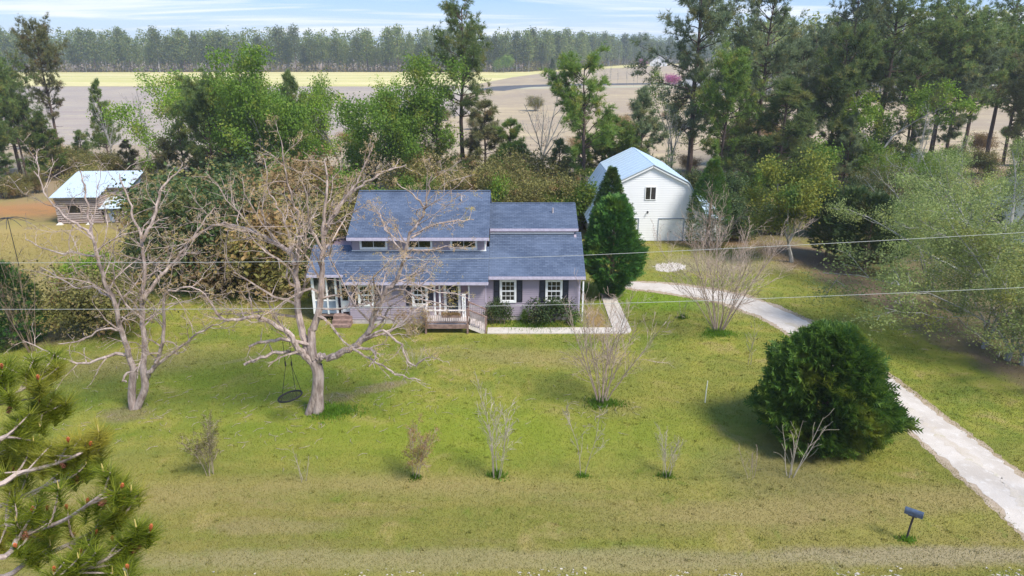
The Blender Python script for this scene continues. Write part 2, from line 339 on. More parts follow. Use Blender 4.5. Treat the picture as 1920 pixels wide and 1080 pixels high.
def ribbon(name, mat, pts, width, z, wob=.12, seed=0, sub=14, kind='structure'):
    r = np.random.default_rng(seed); pts = smooth(np.array([(*p, 0) for p in pts], float), sub)[:, :2]
    t = np.gradient(pts, axis=0); t /= np.linalg.norm(t, axis=1)[:, None]; nrm = np.c_[-t[:, 1], t[:, 0]]
    w = np.broadcast_to(np.asarray(width, float), (len(pts),)) if np.ndim(width) == 0 else np.interp(np.linspace(0, 1, len(pts)), np.linspace(0, 1, len(width)), width)
    def jag(n): 
        a = r.normal(0, wob, n); return a+np.interp(np.arange(n), np.arange(0, n+6, 5), r.normal(0, wob*1.3, len(np.arange(0, n+6, 5))))
    a = pts+nrm*(w/2+jag(len(pts)))[:, None]; b_ = pts-nrm*(w/2+jag(len(pts)))[:, None]
    n = len(pts); v = np.concatenate([np.c_[a, np.full(n, z)], np.c_[b_, np.full(n, z)]])
    mb = MB(); mb.add(v, [(i+1, i, n+i, n+i+1) for i in range(n-1)]); return tag(mb.build(name, mat), kind=kind), pts, w
def smooth(P, k):
    P = np.asarray(P, float); Q = np.vstack([2*P[0]-P[1], P, 2*P[-1]-P[-2]]); out = []
    for i in range(1, len(Q)-2):
        a, b, c, d = Q[i-1], Q[i], Q[i+1], Q[i+2]
        for t in np.arange(k)/k: out.append(.5*((2*b)+(c-a)*t+(2*a-5*b+4*c-d)*t*t+(3*b-a-3*c+d)*t**3))
    out.append(P[-1]); return np.array(out)
DRIVE = [(18.9, 10), (18.6, 16), (18.55, 21), (18.1, 27), (17.6, 33), (16.7, 38.6), (14.6, 42.6), (11.6, 44.5), (8.6, 45.5), (7.4, 45.6)]
_, dpts, dw = ribbon('driveway_edge', M['gravel_pink'], DRIVE, [3.4, 3.2, 2.9, 2.7, 2.7, 2.8, 3.0, 2.8, 2.3, 1.6], .004, .05, 1, 30)
ribbon('driveway', M['gravel'], DRIVE, [2.9, 2.7, 2.45, 2.2, 2.0, 2.0, 2.2, 1.9, 1.5, .7], .008, .06, 2, 30)
soil('gravel_worn', (.44, .375, .30), (.52, .46, .40), (.36, .33, .20), .6, 2.2)
ribbon('driveway_centre', M['gravel_worn'], DRIVE[:6], [.5, .35, .45, .3, .4, .3], .012, .09, 8, 40)
ribbon('gravel_patch', M['gravel'], [(10.7, 48.9), (11.5, 49.5), (12.6, 50.1), (13.2, 50.2)], [.5, 1.9, 1.5, .4], .008, .16, 3)
sheet('road', M['gravel'], np.linspace(-150, 150, 3), np.linspace(10.5, 17.28, 3), .006)
ribbon('far_road', M['asphalt'], [(-10, 285), (5, 318), (40, 335), (90, 345), (200, 352), (400, 360)], 15, .02, .3, 4)
ribbon('far_road_verge', M['verge'], [(-22, 262), (-12, 296), (40, 312), (90, 318), (200, 326), (400, 334)], 14, .012, .3, 5)
mb = MB()
for i in range(1100):   # loose white stones strewn at the road's edge
    x = rs.uniform(-16, 17); y = 17.3+abs(rs.normal(0, .16)) if rs.random() < .75 else 17.3+rs.uniform(.2, .55)
    if rs.random() > (.05 if x < -6 else .9)*max(0, .25+.8*math.sin(x*1.3)+.5*math.sin(x*3.7+1)): continue
    s = rs.uniform(.008, .03); c = np.array((x, y, s*.4)); v = c+rs.normal(0, s, (6, 3))*np.array((1.5, 1, .5)); mb.add(v, [(0, 1, 2), (0, 2, 3), (0, 3, 4), (0, 4, 1), (5, 2, 1), (5, 3, 2), (5, 4, 3), (5, 1, 4)])
tag(mb.build('road_gravel', M['gravel']), 'loose pale gravel strewn along the grassy road edge', 'gravel', kind='stuff')

# lawn grass blades
def in_drive(x, y, grow=0.):
    d = np.min(np.hypot(x[:, None]-dpts[None, ::4, 0], y[:, None]-dpts[None, ::4, 1])-dw[None, ::4]/2, axis=1); return d < grow-.06-.30*np.random.default_rng(4).random(len(x))**2
def blades(n, y0, y1, hh, ww, seed):
    r = np.random.default_rng(seed); y = r.uniform(y0, y1, n); half = (y*.9+7)*.76+1.0; x = r.uniform(-1, 1, n)*half
    k = ~in_drive(x, y); k &= ~((x > -12) & (x < 4.2) & (y > 38.2)); k &= ~((x > -1.6) & (x < 6.95) & (y > 36.75) & (y < 37.85)); k &= ~((x > 5.85) & (x < 6.95) & (y > 37) & (y < 44)); k &= ~((x > 6) & (x < 18.5) & (y > 57.2)); k &= ~((x > -5) & (x < -1.4) & (y > 36.8))
    k &= ~((x > 22.5) & (y > 30) & (r.random(n) < .75))
    x, y = x[k], y[k]; n = len(x); a = r.uniform(0, 2*math.pi, n); h = hh*r.uniform(.5, 1.3, n); w = ww*r.uniform(.6, 1.2, n)
    base = np.c_[x, y, np.zeros(n)]; side = np.c_[np.cos(a), np.sin(a), np.zeros(n)]*w[:, None]; tip = base+np.c_[r.normal(0, .45, n)*h, r.normal(0, .45, n)*h, h]
    return np.stack([base-side, base+side, tip], 1).reshape(-1, 3)
mb = MB()
for args in ((190000, 17.4, 27, .055, .011, 1), (150000, 27, 38, .065, .015, 2), (110000, 38, 60, .08, .022, 3)):
    v = blades(*args); mb.add(v, np.arange(len(v)).reshape(-1, 3))
r = np.random.default_rng(31); cx = r.uniform(-24, 24, 900); cy = r.uniform(17.8, 44, 900); kk = r.integers(8, 22, 900); x = np.repeat(cx, kk)+r.normal(0, .07, kk.sum()); y = np.repeat(cy, kk)+r.normal(0, .05, kk.sum())
ok = ~in_drive(x, y) & ~((x > -12.2) & (x < 7) & (y > 36.6)); x, y = x[ok], y[ok]; n = len(x); h_ = r.uniform(.05, .12, n); b_ = np.c_[x, y, np.zeros(n)]; sd = r.normal(0, .012, (n, 3))*np.array((1, 1, 0)); mb.add(np.stack([b_-sd, b_+sd, b_+np.c_[r.normal(0, .5, n)*h_, r.normal(0, .5, n)*h_, h_]], 1).reshape(-1, 3), np.arange(3*n).reshape(-1, 3))
tag(mb.build('lawn_grass', M['grass_blade']), 'short mown yellow-green grass of the front lawn', 'grass', kind='stuff')

# ------------------------------------------------------------------ house
def siding_front(mb, x0, x1, z0, z1, y, holes=(), h=.115, lap=.03):
    """lap siding facing -Y: every course tilts out at its foot"""
    z = z0
    while z < z1-1e-4:
        zt = min(z1, z+h); cuts = [(x0, x1)]
        for a, b, c, d in holes:
            if c < zt-1e-4 and d > z+1e-4:
                nxt = []
                for p, q in cuts:
                    if b <= p or a >= q: nxt.append((p, q)); continue
                    if a > p: nxt.append((p, a))
                    if b < q: nxt.append((b, q))
                cuts = nxt
        for p, q in cuts:
            mb.quad((p, y-lap, z), (q, y-lap, z), (q, y, zt), (p, y, zt)); mb.quad((p, y, z), (q, y, z), (q, y-lap, z), (p, y-lap, z))
        z = zt
def siding_side(mb, x, sgn, y0, y1, z0, ztop, h=.115, lap=.03):
    z = z0
    while z < ztop-1e-4:
        zt = min(ztop, z+h); mb.quad((x+sgn*lap, y0, z), (x+sgn*lap, y1, z), (x, y1, zt), (x, y0, zt)); mb.quad((x, y0, z), (x, y1, z), (x+sgn*lap, y1, z), (x+sgn*lap, y0, z)); z = zt
def roof_slope(mb, x0, x1, ya, za, yb, zb, th=.12, course=.145, lip=.012):
    """slope rising from (ya,za) to (yb,zb), shingle courses stepped; solid underneath"""
    L_ = math.hypot(yb-ya, zb-za); n = max(1, round(L_/course)); dy = (yb-ya)/L_; dz = (zb-za)/L_; ny, nz_ = -dz, dy
    if nz_ < 0: ny, nz_ = -ny, -nz_
    for i in range(n):
        a = L_*i/n; b = L_*(i+1)/n
        p = (ya+dy*a+ny*lip, za+dz*a+nz_*lip); q = (ya+dy*b, zb*0+za+dz*b); r_ = (ya+dy*a, za+dz*a)
        mb.quad((x0, p[0], p[1]), (x1, p[0], p[1]), (x1, q[0], q[1]), (x0, q[0], q[1])); mb.quad((x0, r_[0], r_[1]), (x1, r_[0], r_[1]), (x1, p[0], p[1]), (x0, p[0], p[1]))
    poly = [(ya, za-.003), (ya-ny*th, za-nz_*th), (yb-ny*th, zb-nz_*th), (yb, zb-.003)]
    mb.prism(poly, 'x', x0+.004, x1-.004)
def window(parent, x0, x1, z0, z1, y, cols=3, rows=2, trim=.10, sash=True, label=None, framemat='trim_white'):
    fr = MB(); f = trim
    for a in ((x0, x0+f, z0, z1), (x1-f, x1, z0, z1), (x0+f, x1-f, z1-f, z1), (x0+f, x1-f, z0, z0+f*1.2)): fr.box(a[0], a[1], y-.06, y+.02, a[2], a[3])
    w = fr.build('window', M[framemat], parent)
    if label: w['label'] = label
    gx0, gx1, gz0, gz1 = x0+f, x1-f, z0+f*1.2, z1-f
    zm = (gz0+gz1)/2
    for k, (c, d) in enumerate(((gz0, zm), (zm, gz1)) if sash else ((gz0, gz1),)):
        MB().box(gx0, gx1, y-.012, y-.002, c, d).build('pane', M['glass'], w)
        mu = MB(); off = -.035 if k == 0 else -.028
        for i in range(1, cols): xx = gx0+(gx1-gx0)*i/cols; mu.box(xx-.013, xx+.013, y+off, y-.013, c+.04, d-.04)
        for j in range(1, rows): zz = c+(d-c)*j/rows; mu.box(gx0+.04, gx1-.04, y+off+.004, y-.013, zz-.013, zz+.013)
        for a in ((gx0, gx0+.04, c, d), (gx1-.04, gx1, c, d), (gx0+.04, gx1-.04, c, c+.045), (gx0+.04, gx1-.04, d-.045, d)): mu.box(a[0], a[1], y-.042, y-.0125, a[2], a[3])
        mu.build('sash', M['trim_white'], w)
    return w
def shutter(parent, x0, x1, z0, z1, y):
    mb = MB(); mb.box(x0, x0+.05, y-.055, y-.017, z0, z1); mb.box(x1-.05, x1, y-.055, y-.017, z0, z1)
    for a, b in ((z0, z0+.09), ((z0+z1)/2-.05, (z0+z1)/2+.05), (z1-.09, z1)): mb.box(x0+.05, x1-.05, y-.055, y-.017, a, b)
    for a, b in ((z0+.09, (z0+z1)/2-.05), ((z0+z1)/2+.05, z1-.09)):
        n = 7
        for i in range(n):
            c = a+(b-a)*i/n; d = a+(b-a)*(i+.8)/n; mb.quad((x0+.05, y-.05, c), (x1-.05, y-.05, c), (x1-.05, y-.03, d), (x0+.05, y-.03, d))
        mb.box(x0+.05, x1-.05, y-.028, y-.018, a, b)
    return mb.build('shutter', M['shutter'], parent)

house = empty('house', (0, 0, 0), 0, 'lavender clapboard house with blue shingle roofs, dormer and wooden porch', 'house')
YW, YM = 39.0, 38.45
wing_win = [(-.73, .26), (1.99, 3.0)]
holes = [(a-.0, b+.0, 1.14, 2.60) for a, b in wing_win]
mb = MB(); siding_front(mb, -1.56, 4.02, .30, 2.86, YW, holes); siding_side(mb, 4.02, 1, YW, 46.6, .30, 2.86)
mb.build('wing_wall', M['siding_lavender'], house)
MB().box(-1.62, 4.0, YW+.02, 46.6, .02, 2.9).build('wing_core', M['siding_shade'], house)
mb = MB(); mb.prism([(YW, 2.9), (46.5, 2.9), (42.2, 4.62), (41.9, 4.58)], 'x', 3.86, 4.0); mb.prism([(42.0, 4.5), (46.5, 4.3), (46.5, 4.9), (44.5, 5.9), (42.0, 4.95)], 'x', -1.5, 3.9); mb.build('gable_wall', M['siding_lavender'], house)
mb = MB()
for x in (-1.62, 3.96): MB().box(x, x+.10, YW-.03, YW+.05, .28, 2.86).build('corner_trim', M['trim_lavender'], house)
MB().box(-9.6, 4.0, YW+.01, 46.4, -.05, .32).box(-9.6, -1.6, YM-.01, YW+.01, -.05, .32).build('foundation', M['foundation'], house)
for a, b in wing_win:
    window(house, a, b, 1.14, 2.60, YW); shutter(house, a-.36, a-.02, 1.2, 2.56, YW); shutter(house, b+.02, b+.36, 1.2, 2.56, YW)
MB().box(3.28, 3.42, YW-.09, YW-.016, .58, .80).build('electric_meter', M['trim_white'], house)
# main block
main_holes = [(-9.07, -8.10, 1.12, 2.5), (-5.89, -4.95, 1.12, 2.5), (-4.62, -2.50, .55, 2.6)]
mb = MB(); siding_front(mb, -9.6, -1.62, .30, 2.64, YM, main_holes); siding_side(mb, -9.6, -1, YM, 46.4, .3, 2.6); siding_side(mb, -1.62, 1, YM, YW, .3, 2.6)
mb.build('main_wall', M['siding_lavender'], house)
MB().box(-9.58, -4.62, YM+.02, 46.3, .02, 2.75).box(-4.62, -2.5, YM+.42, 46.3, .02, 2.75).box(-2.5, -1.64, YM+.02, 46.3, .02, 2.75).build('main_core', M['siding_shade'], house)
window(house, -9.07, -8.10, 1.12, 2.5, YM); shutter(house, -9.42, -9.09, 1.18, 2.46, YM); shutter(house, -8.08, -7.75, 1.18, 2.46, YM)
window(house, -5.89, -4.95, 1.12, 2.5, YM); shutter(house, -6.24, -5.91, 1.18, 2.46, YM); shutter(house, -4.93, -4.64, 1.18, 2.46, YM)
# entry
mb = MB()
for x in (-4.60, -4.30, -2.58): mb.box(x, x+.09, YM-.04, YM+.05, .56, 2.62)
mb.box(-4.05, -3.90, YM+.30, YM+.41, .56, 2.58); mb.box(-3.20, -3.05, YM+.30, YM+.41, .56, 2.58); mb.box(-3.90, -3.20, YM+.30, YM+.41, 2.50, 2.58)
mb.build('door_frame', M['trim_white'], house)
d = MB().box(-3.89, -3.21, YM+.34, YM+.40, .58, 2.49).build('door', M['door_dark'], house)
MB().box(-3.80, -3.30, YM+.325, YM+.338, 1.25, 2.35).build('pane', M['glass'], d)
MB().box(-3.28, -3.24, YM+.28, YM+.338, 1.42, 1.58).build('handle', M['steel_dark'], d)
MB().box(-4.59, -2.5, YM-.02, YM+.42, .42, .56).build('threshold', M['deck_wood'], house)
mb = MB(); r = np.random.default_rng(3)
for i in range(46):
    t = r.uniform(-1, 1); c = np.array((-3.55+t*.24, YM+.29, 1.82+.16*t*t))+r.normal(0, .018, 3); s = .034; v = c+r.normal(0, s, (4, 3)); mb.add(v, [(0, 1, 2), (0, 2, 3), (0, 3, 1), (1, 3, 2)])
tag(mb.build('door_garland', M['flower_white']), 'white flower garland hanging on the dark front door', 'garland')
# roofs
mb = MB(); roof_slope(mb, -9.85, -1.38, 38.0, 2.76, 40.75, 4.12); mb.build('lower_roof', M['shingles'], house)
mb = MB(); roof_slope(mb, -1.376, 4.32, 38.6, 2.92, 42.15, 4.68); roof_slope(mb, -1.376, 4.1, 47.2, 2.9, 44.7, 5.6); mb.build('wing_roof', M['shingles'], house)
mb = MB(); roof_slope(mb, -1.47, 4.12, 41.85, 4.98, 44.4, 6.03); mb.build('upper_wing_roof', M['shingles'], house)
mb = MB(); roof_slope(mb, -9.84, -1.37, 39.9, 4.92, 44.2, 6.87); roof_slope(mb, -9.84, -1.37, 48.4, 4.6, 44.2, 6.87); mb.build('upper_roof', M['shingles'], house)
MB().box(-9.82, -1.39, 44.10, 44.30, 6.84, 6.91).build('ridge_cap', M['shingles'], house)
MB().box(-1.34, 4.10, 44.32, 44.46, 6.0, 6.07).build('ridge_cap', M['shingles'], house)
mb = MB(); mb.box(-9.85, -1.38, 37.93, 37.985, 2.60, 2.755); mb.box(-9.85, -1.38, 37.985, YM, 2.56, 2.60); mb.build('fascia', M['trim_lavender'], house)
mb = MB(); mb.box(-1.374, 4.32, 38.53, 38.585, 2.74, 2.91); mb.box(-1.374, 4.32, 38.585, YW, 2.70, 2.735); mb.build('fascia', M['trim_lavender'], house)
mb = MB(); mb.box(-9.84, -1.37, 39.83, 39.885, 4.74, 4.91); mb.box(-9.84, -1.37, 39.885, 40.4, 4.70, 4.74); mb.build('fascia', M['trim_lavender'], house)
mb = MB(); mb.box(-1.36, 4.12, 41.78, 41.835, 4.82, 4.975); mb.build('fascia', M['trim_lavender'], house)
MB().box(-1.36, 3.85, 41.95, 42.02, 4.60, 4.70).build('flashing', M['trim_white'], house)
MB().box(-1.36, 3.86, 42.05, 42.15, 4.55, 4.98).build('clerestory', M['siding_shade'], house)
for x, y in ((-3.2, 43.2), (2.6, 43.4)):
    zz = (4.92+(y-39.9)*.4535) if x < -1.4 else (4.98+(y-41.85)*.412); MB().tube([(x, y, zz-.1), (x, y, zz+.32)], .05, 8).build('vent_pipe', M['foundation'], house)
for x, y0 in ((-1.46, 37.98), (4.2, 38.58)): MB().box(x-.04, x+.04, y0+.02, y0+.10, .1, 2.62).build('downspout', M['trim_white'], house) if x > 0 else None
# dormer
dh = [(-9.2, -7.53, 4.03, 5.0), (-6.45, -4.81, 4.03, 5.0), (-3.73, -2.1, 4.03, 5.0)]
mb = MB(); siding_front(mb, -9.66, -1.6, 3.9, 4.98, 40.45, dh); siding_side(mb, -1.6, 1, 40.45, 46, 3.9, 4.95); siding_side(mb, -9.66, -1, 40.45, 46, 3.9, 4.95)
mb.build('dormer_wall', M['siding_lavender'], house)
MB().box(-9.64, -1.62, 40.47, 47.5, 2.7, 5.0).build('dormer_core', M['siding_shade'], house)
for a in (-9.64, -1.76): MB().prism([(40.5, 4.99), (47.5, 4.99), (44.2, 6.72)], 'x', a, a+.14).build('gable_wall', M['siding_lavender'], house)
MB().box(-9.70, -1.56, 40.38, 40.44, 3.93, 3.99).build('dormer_sill', M['trim_white'], house)
MB().box(-1.66, -1.57, 40.40, 40.46, 3.99, 4.9).build('corner_trim', M['trim_white'], house)
for a, b, c, d_ in dh: window(house, a, b, c, d_, 40.45, 2, 1, .085, False)
# sun room on the left
mb = MB(); roof_slope(mb, -12.1, -9.86, 38.55, 3.03, 40.9, 4.2); mb.build('sunroom_roof', M['shingles'], house)
MB().box(-12.1, -9.86, 38.49, 38.545, 2.87, 3.02).build('fascia', M['trim_lavender'], house)
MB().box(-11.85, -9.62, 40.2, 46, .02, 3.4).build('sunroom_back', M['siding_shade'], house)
MB().box(-11.9, -9.62, 38.9, 46, .30, .46).build('sunroom_floor', M['deck_wood'], house)
mb = MB()
for x, w in ((-11.9, .16), (-11.05, .10), (-10.52, .12), (-10.22, .10), (-9.76, .12)): mb.box(x, x+w, 38.85, 38.97, .46, 2.86)
mb.box(-11.9, -9.62, 38.852, 38.968, 2.80, 2.9); mb.box(-11.74, -10.52, 38.86, 38.96, 1.28, 1.36); mb.build('sunroom_frame', M['trim_white'], house)
for a, b in ((-11.74, -11.05), (-10.95, -10.52)):
    MB().box(a, b, 38.90, 38.92, 1.36, 2.80).build('sunroom_pane', M['sunroom_glass'], house); MB().box(a, b, 38.87, 38.95, .5, 1.27).build('sunroom_panel', M['blue_panel'], house)
MB().box(-10.12, -9.62, 38.8, 38.84, .62, 1.32).build('sunroom_panel', M['trim_white'], house)
MB().box(-10.12, -9.76, 38.92, 38.94, 1.34, 2.8).build('sunroom_pane', M['glass'], house)
for k in range(3): MB().box(-10.62, -9.5, 37.75+.32*k, 38.9, .02 if k == 0 else .17*k+.003, .17*(k+1)).build('step', M['deck_wood'], house)
# front deck
deck = empty('front_porch', (-3.7, 37.6, 0), 0, 'small weathered wooden porch with slatted railing and stairs at front door', 'porch')
deck.location = (0, 0, 0)
nb = 14
bd = MB().box(0, 2.44, 0, 1.40/nb-.012, 0, .035).mesh('deck_board', M['deck_rail'])
for i in range(nb):
    o = bpy.data.objects.new('deck_board', bd); o.location = (-4.96, 36.93+i*1.40/nb, .54); link(o, deck)
MB().box(-5.0, -2.48, 36.88, 36.92, .32, .565).build('rim_board', M['deck_wood'], deck)
MB().box(-5.0, -4.965, 36.925, 38.35, .32, .565).build('rim_board', M['deck_wood'], deck)
for x, y, z1 in ((-2.60, 36.90, 1.52), (-5.0, 36.90, 1.46), (-2.60, 38.2, 1.52), (-5.0, 38.2, 1.46)):
    MB().box(x, x+.1, y-.03, y+.07, -.02, z1).build('post', M['deck_wood'], deck)
MB().box(-5.02, -2.62, 36.86, 36.98, 1.40, 1.45).build('top_rail', M['rail_pale'], deck)
MB().box(-4.88, -2.62, 36.89, 36.95, .68, .74).build('bottom_rail', M['deck_wood'], deck)
MB().box(-4.99, -4.91, 37.0, 38.18, 1.40, 1.45).build('top_rail', M['rail_pale'], deck)
bal = MB().box(-.019, .019, -.019, .019, .74, 1.40).mesh('baluster', M['deck_rail'])
for i in range(18):
    o = bpy.data.objects.new('baluster', bal); o.location = (-4.80+i*.123, 36.92, 0); link(o, deck)
for i in range(8):
    o = bpy.data.objects.new('baluster', bal); o.location = (-4.95, 37.1+i*.14, 0); link(o, deck)
for k in range(3):
    MB().box(-2.46+.30*k, -2.14+.30*k, 36.98, 38.1, .40-.15*k, .44-.15*k).build('tread', M['deck_rail'], deck)
for y in (36.92, 38.12):
    MB().prism([(-2.49, .30), (-2.49, .52), (-1.50, .13), (-1.50, -.02), (-1.72, -.02)][::-1], 'y', y, y+.04).build('stringer', M['rail_pale'], deck)
    MB().prism([(-2.49, 1.43), (-2.49, 1.50), (-1.42, 1.02), (-1.42, .95)][::-1], 'y', y-.02, y+.06).build('stair_rail', M['deck_wood'], deck)
    MB().box(-1.56, -1.47, y-.02, y+.07, -.02, 1.0).build('post', M['deck_wood'], deck)
    for i in range(7):
        x = -2.37+.125*i; z = 1.43-(x+2.49)*.449; MB().box(x-.018, x+.018, y, y+.036, .48-(x+2.49)*.40, z+.01).build('baluster', M['deck_rail'], deck)
# welcome board by the door, leaf box on the rail
sg = empty('porch_sign', (-2.82, 38.1, .575), 0, 'tall narrow white wooden porch sign with dark lettering beside front door', 'sign')
MB().box(-.11, .11, 0, .025, 0, 1.42).build('board', M['trim_white'], sg)
fc = bpy.data.curves.new('lettering', 'FONT'); fc.body = 'W\nE\nL\nC\nO\nM\nE'; fc.size = .19; fc.space_line = .92; fc.align_x = 'CENTER'; fc.extrude = .001
dg = bpy.data.objects.new('tmp', fc); COL.objects.link(dg); bpy.context.view_layer.update()
me = bpy.data.meshes.new_from_object(dg.evaluated_get(bpy.context.evaluated_depsgraph_get())); bpy.data.objects.remove(dg); me.materials.clear(); me.materials.append(M['steel_dark'])
lt = bpy.data.objects.new('lettering', me); lt.location = (0, -.003, 1.24); lt.rotation_euler = (math.pi/2, 0, 0); link(lt, sg)
pb = empty('planter_box', (-3.45, 36.80, 1.06), 0, 'planter box of dried brown foliage hung on the porch railing', 'planter')
MB().box(-.55, .55, -.09, .05, 0, .16).build('box', M['deck_wood'], pb)

# concrete walk, slab by slab
walk = empty('walkway', (0, 0, 0)); tag(walk, kind='structure')
def slab(poly):
    mb = MB(); mb.prism(poly, 'z', -.05, .05); mb.build('slab', M['concrete'], walk)
for i in range(6):
    x0 = -1.42+i*1.22; slab([(x0, 36.86), (x0+1.205, 36.86), (x0+1.205, 37.74), (x0, 37.74)])
slab([(5.9, 36.86), (6.5, 36.86), (6.84, 37.05), (6.95, 37.4), (6.95, 37.74), (5.9, 37.74)])
for i in range(5):
    y0 = 37.755+i*1.2; slab([(5.9, y0), (6.95-.02*i, y0), (6.95-.02*(i+1), y0+1.185), (5.9, y0+1.185)])

# ------------------------------------------------------------------ barn
barn = empty('barn', (0, 0, 0), 0, 'white gambrel barn with pale blue metal roof and two garage doors', 'barn')
YB, YE = 57.3, 67.4; PX = 11.64
prof = [(6.75, 2.05), (8.66, 4.95), (PX, 6.40), (14.62, 4.95), (16.4, 1.95)]
def wall_x(z):   # gambrel wall extents at a height
    if z <= 2.05: return (6.75, 16.4)
    if z <= 4.95: t = (z-2.05)/2.9; return (6.75+1.91*t, 16.4-1.78*t)
    t = min(.999, (z-4.95)/1.45); return (8.66+2.98*t, 14.62-2.98*t)
bh = [(8.50, 10.72, 0, 1.98), (12.38, 14.56, 0, 1.98)]
mb = MB(); z = .05
while z < 6.3:
    zt = z+.15; a, b_ = wall_x(zt); siding_front(mb, a, b_, z, zt, YB, bh, .15, .03); z = zt
siding_front(mb, 16.4, 18.35, .05, 1.85, YB+.05, (), .15, .03)
siding_side(mb, 6.75, -1, YB, YE, .05, 2.05, .15, .02)
mb.build('wall', M['siding_white'], barn)
mb = MB(); mb.prism([(6.77, 0), (16.38, 0), (16.38, 1.95), (14.6, 4.93), (PX, 6.36), (8.68, 4.93), (6.77, 2.0)], 'y', YB+.06, YE); mb.box(16.4, 18.33, YB+.08, YE-2, 0, 1.8); mb.build('barn_core', M['siding_white'], barn)
def metal_roof(x0, z0, x1, z1, nm):
    dx, dz = x1-x0, z1-z0; L_ = math.hypot(dx, dz); nx, nz_ = -dz/L_, dx/L_
    if nz_ < 0: nx, nz_ = -nx, -nz_
    n = int((YE-YB+.5)/.9)
    for i in range(n):
        ya = YB-.25+i*(YE-YB+.5)/n; yb = YB-.25+(i+1)*(YE-YB+.5)/n
        mb = MB(); P = [(x0+nx*.03, z0+nz_*.03), (x1+nx*.03, z1+nz_*.03), (x1+nx*.09, z1+nz_*.09), (x0+nx*.09, z0+nz_*.09)]
        mb.prism(P, 'y', ya+.006, yb-.006); mb.prism([(x0+nx*.091, z0+nz_*.091), (x1+nx*.091, z1+nz_*.091), (x1+nx*.125, z1+nz_*.125), (x0+nx*.125, z0+nz_*.125)], 'y', yb-.045, yb-.008)
        mb.build('roof_panel', M['tin_blue'], barn)
metal_roof(6.45, 1.60, 8.62, 4.98, 'l'); metal_roof(8.60, 4.98, PX, 6.46, 'l'); metal_roof(PX, 6.46, 14.68, 4.98, 'r'); metal_roof(14.66, 4.98, 16.62, 1.62, 'r')
metal_roof(16.7, 2.02, 18.6, 1.72, 'r')
mb = MB()
for (a, c), (b_, d_) in zip(prof[:-1], prof[1:]):
    dx, dz = b_-a, d_-c; L_ = math.hypot(dx, dz); nx, nz_ = -dz/L_, dx/L_
    mb.prism([(a-nx*.10, c-nz_*.10), (b_-nx*.10, d_-nz_*.10), (b_+nx*.028, d_+nz_*.028), (a+nx*.028, c+nz_*.028)], 'y', YB-.20, YB-.03)
mb.build('bargeboard', M['trim_white'], barn)
for a, b_, c, d_ in bh:
    dr = MB()
    n = 4
    for i in range(n): dr.box(a+.03, b_-.03, YB+.0, YB+.055, c+.03+i*(d_-c-.06)/n+.008, c+.03+(i+1)*(d_-c-.06)/n)
    o = dr.build('garage_door', M['trim_white'], barn); MB().box((a+b_)/2-.07, (a+b_)/2+.07, YB-.03, YB-.001, .80, .84).build('handle', M['steel_dark'], o)
    MB().box(a-.02, a+.03, YB-.05, YB+.055, 0, d_).box(b_-.03, b_+.02, YB-.05, YB+.055, 0, d_).box(a+.03, b_-.03, YB-.05, YB+.055, d_-.04, d_+.03).build('door_frame', M['blue_panel'], barn)
w = MB().box(11.10, 11.16, YB-.07, YB, 3.55, 4.68).box(11.98, 12.04, YB-.07, YB, 3.55, 4.68).box(11.16, 11.98, YB-.07, YB, 4.62, 4.68).box(11.16, 11.98, YB-.07, YB, 3.55, 3.61).box(11.54, 11.60, YB-.065, YB, 3.61, 4.62).build('window', M['trim_white'], barn)
MB().box(11.16, 11.54, YB-.04, YB-.021, 3.61, 4.62).build('pane', M['glass'], w); MB().box(11.60, 11.98, YB-.04, YB-.021, 3.61, 4.62).build('pane', M['glass'], w)
mb = MB().box(11.36, 11.48, YB-.05, YB-.021, 2.42, 2.62).tube([(11.42, YB-.05, 2.58), (11.42, YB-.16, 2.62), (11.42, YB-.2, 2.5)], [.02, .03, .07], 6); mb.build('wall_lamp', M['steel_dark'], barn)

# ------------------------------------------------------------------ log shed
shed = empty('log_shed', (-40.4, 63.6, 0), math.radians(4), 'weathered grey log shed with pale tin lean-to roof', 'shed')
def logs(x0, x1, y0, y1, z0, z1, holes=()):
    """courses of logs along the wall from (x0,y0) to (x1,y1)"""
    n = int((z1-z0)/.2); L_ = math.hypot(x1-x0, y1-y0); u = ((x1-x0)/L_, (y1-y0)/L_)
    for i in range(n):
        z = z0+.1+i*.2; segs = [(0, L_)]
        for a, b_, c, d_ in holes:
            if c < z < d_: segs = [s for p, q in segs for s in ((p, min(q, a)), (max(p, b_), q)) if s[1]-s[0] > .05]
        for p, q in segs:
            e = rs.uniform(0, .14); pts = [(x0+u[0]*t-u[1]*0, y0+u[1]*t, z+rs.normal(0, .008)) for t in (p-(e if p == 0 else 0), (p+q)/2, q+(e if q == L_ else 0))]
            MB().tube(pts, [.098, .102, .095], 7).build('log', M['log'], shed)
logs(-2.0, 1.85, 0, 0, 0, 2.5, [(1.0, 2.1, .95, 1.75)]); logs(-2.0, -2.0, 0, 5.0, 0, 2.6); logs(1.85, 1.85, 0, 1.9, 0, 2.7); logs(1.85, 3.75, 1.9, 1.9, 0, 3.0); logs(3.75, 3.75, 1.9, 5.0, 0, 3.0); logs(-2.0, 3.75, 5.0, 5.0, 0, 3.4)
MB().box(-1.9, 1.75, .12, 4.9, .02, 2.4).box(1.75, 3.65, 2.02, 4.9, .02, 2.9).build('shed_core', M['post_dark'], shed)
MB().box(-1.05, .15, -.09, -.05, .9, .96).box(-1.05, .15, -.09, -.05, 1.74, 1.80).box(-1.08, -1.0, -.1, -.05, .9, 1.8).box(.12, .2, -.1, -.05, .9, 1.8).build('window', M['log'], shed)
MB().box(-1.0, .12, .02, .06, .95, 1.75).build('window_recess', M['glass'], shed)
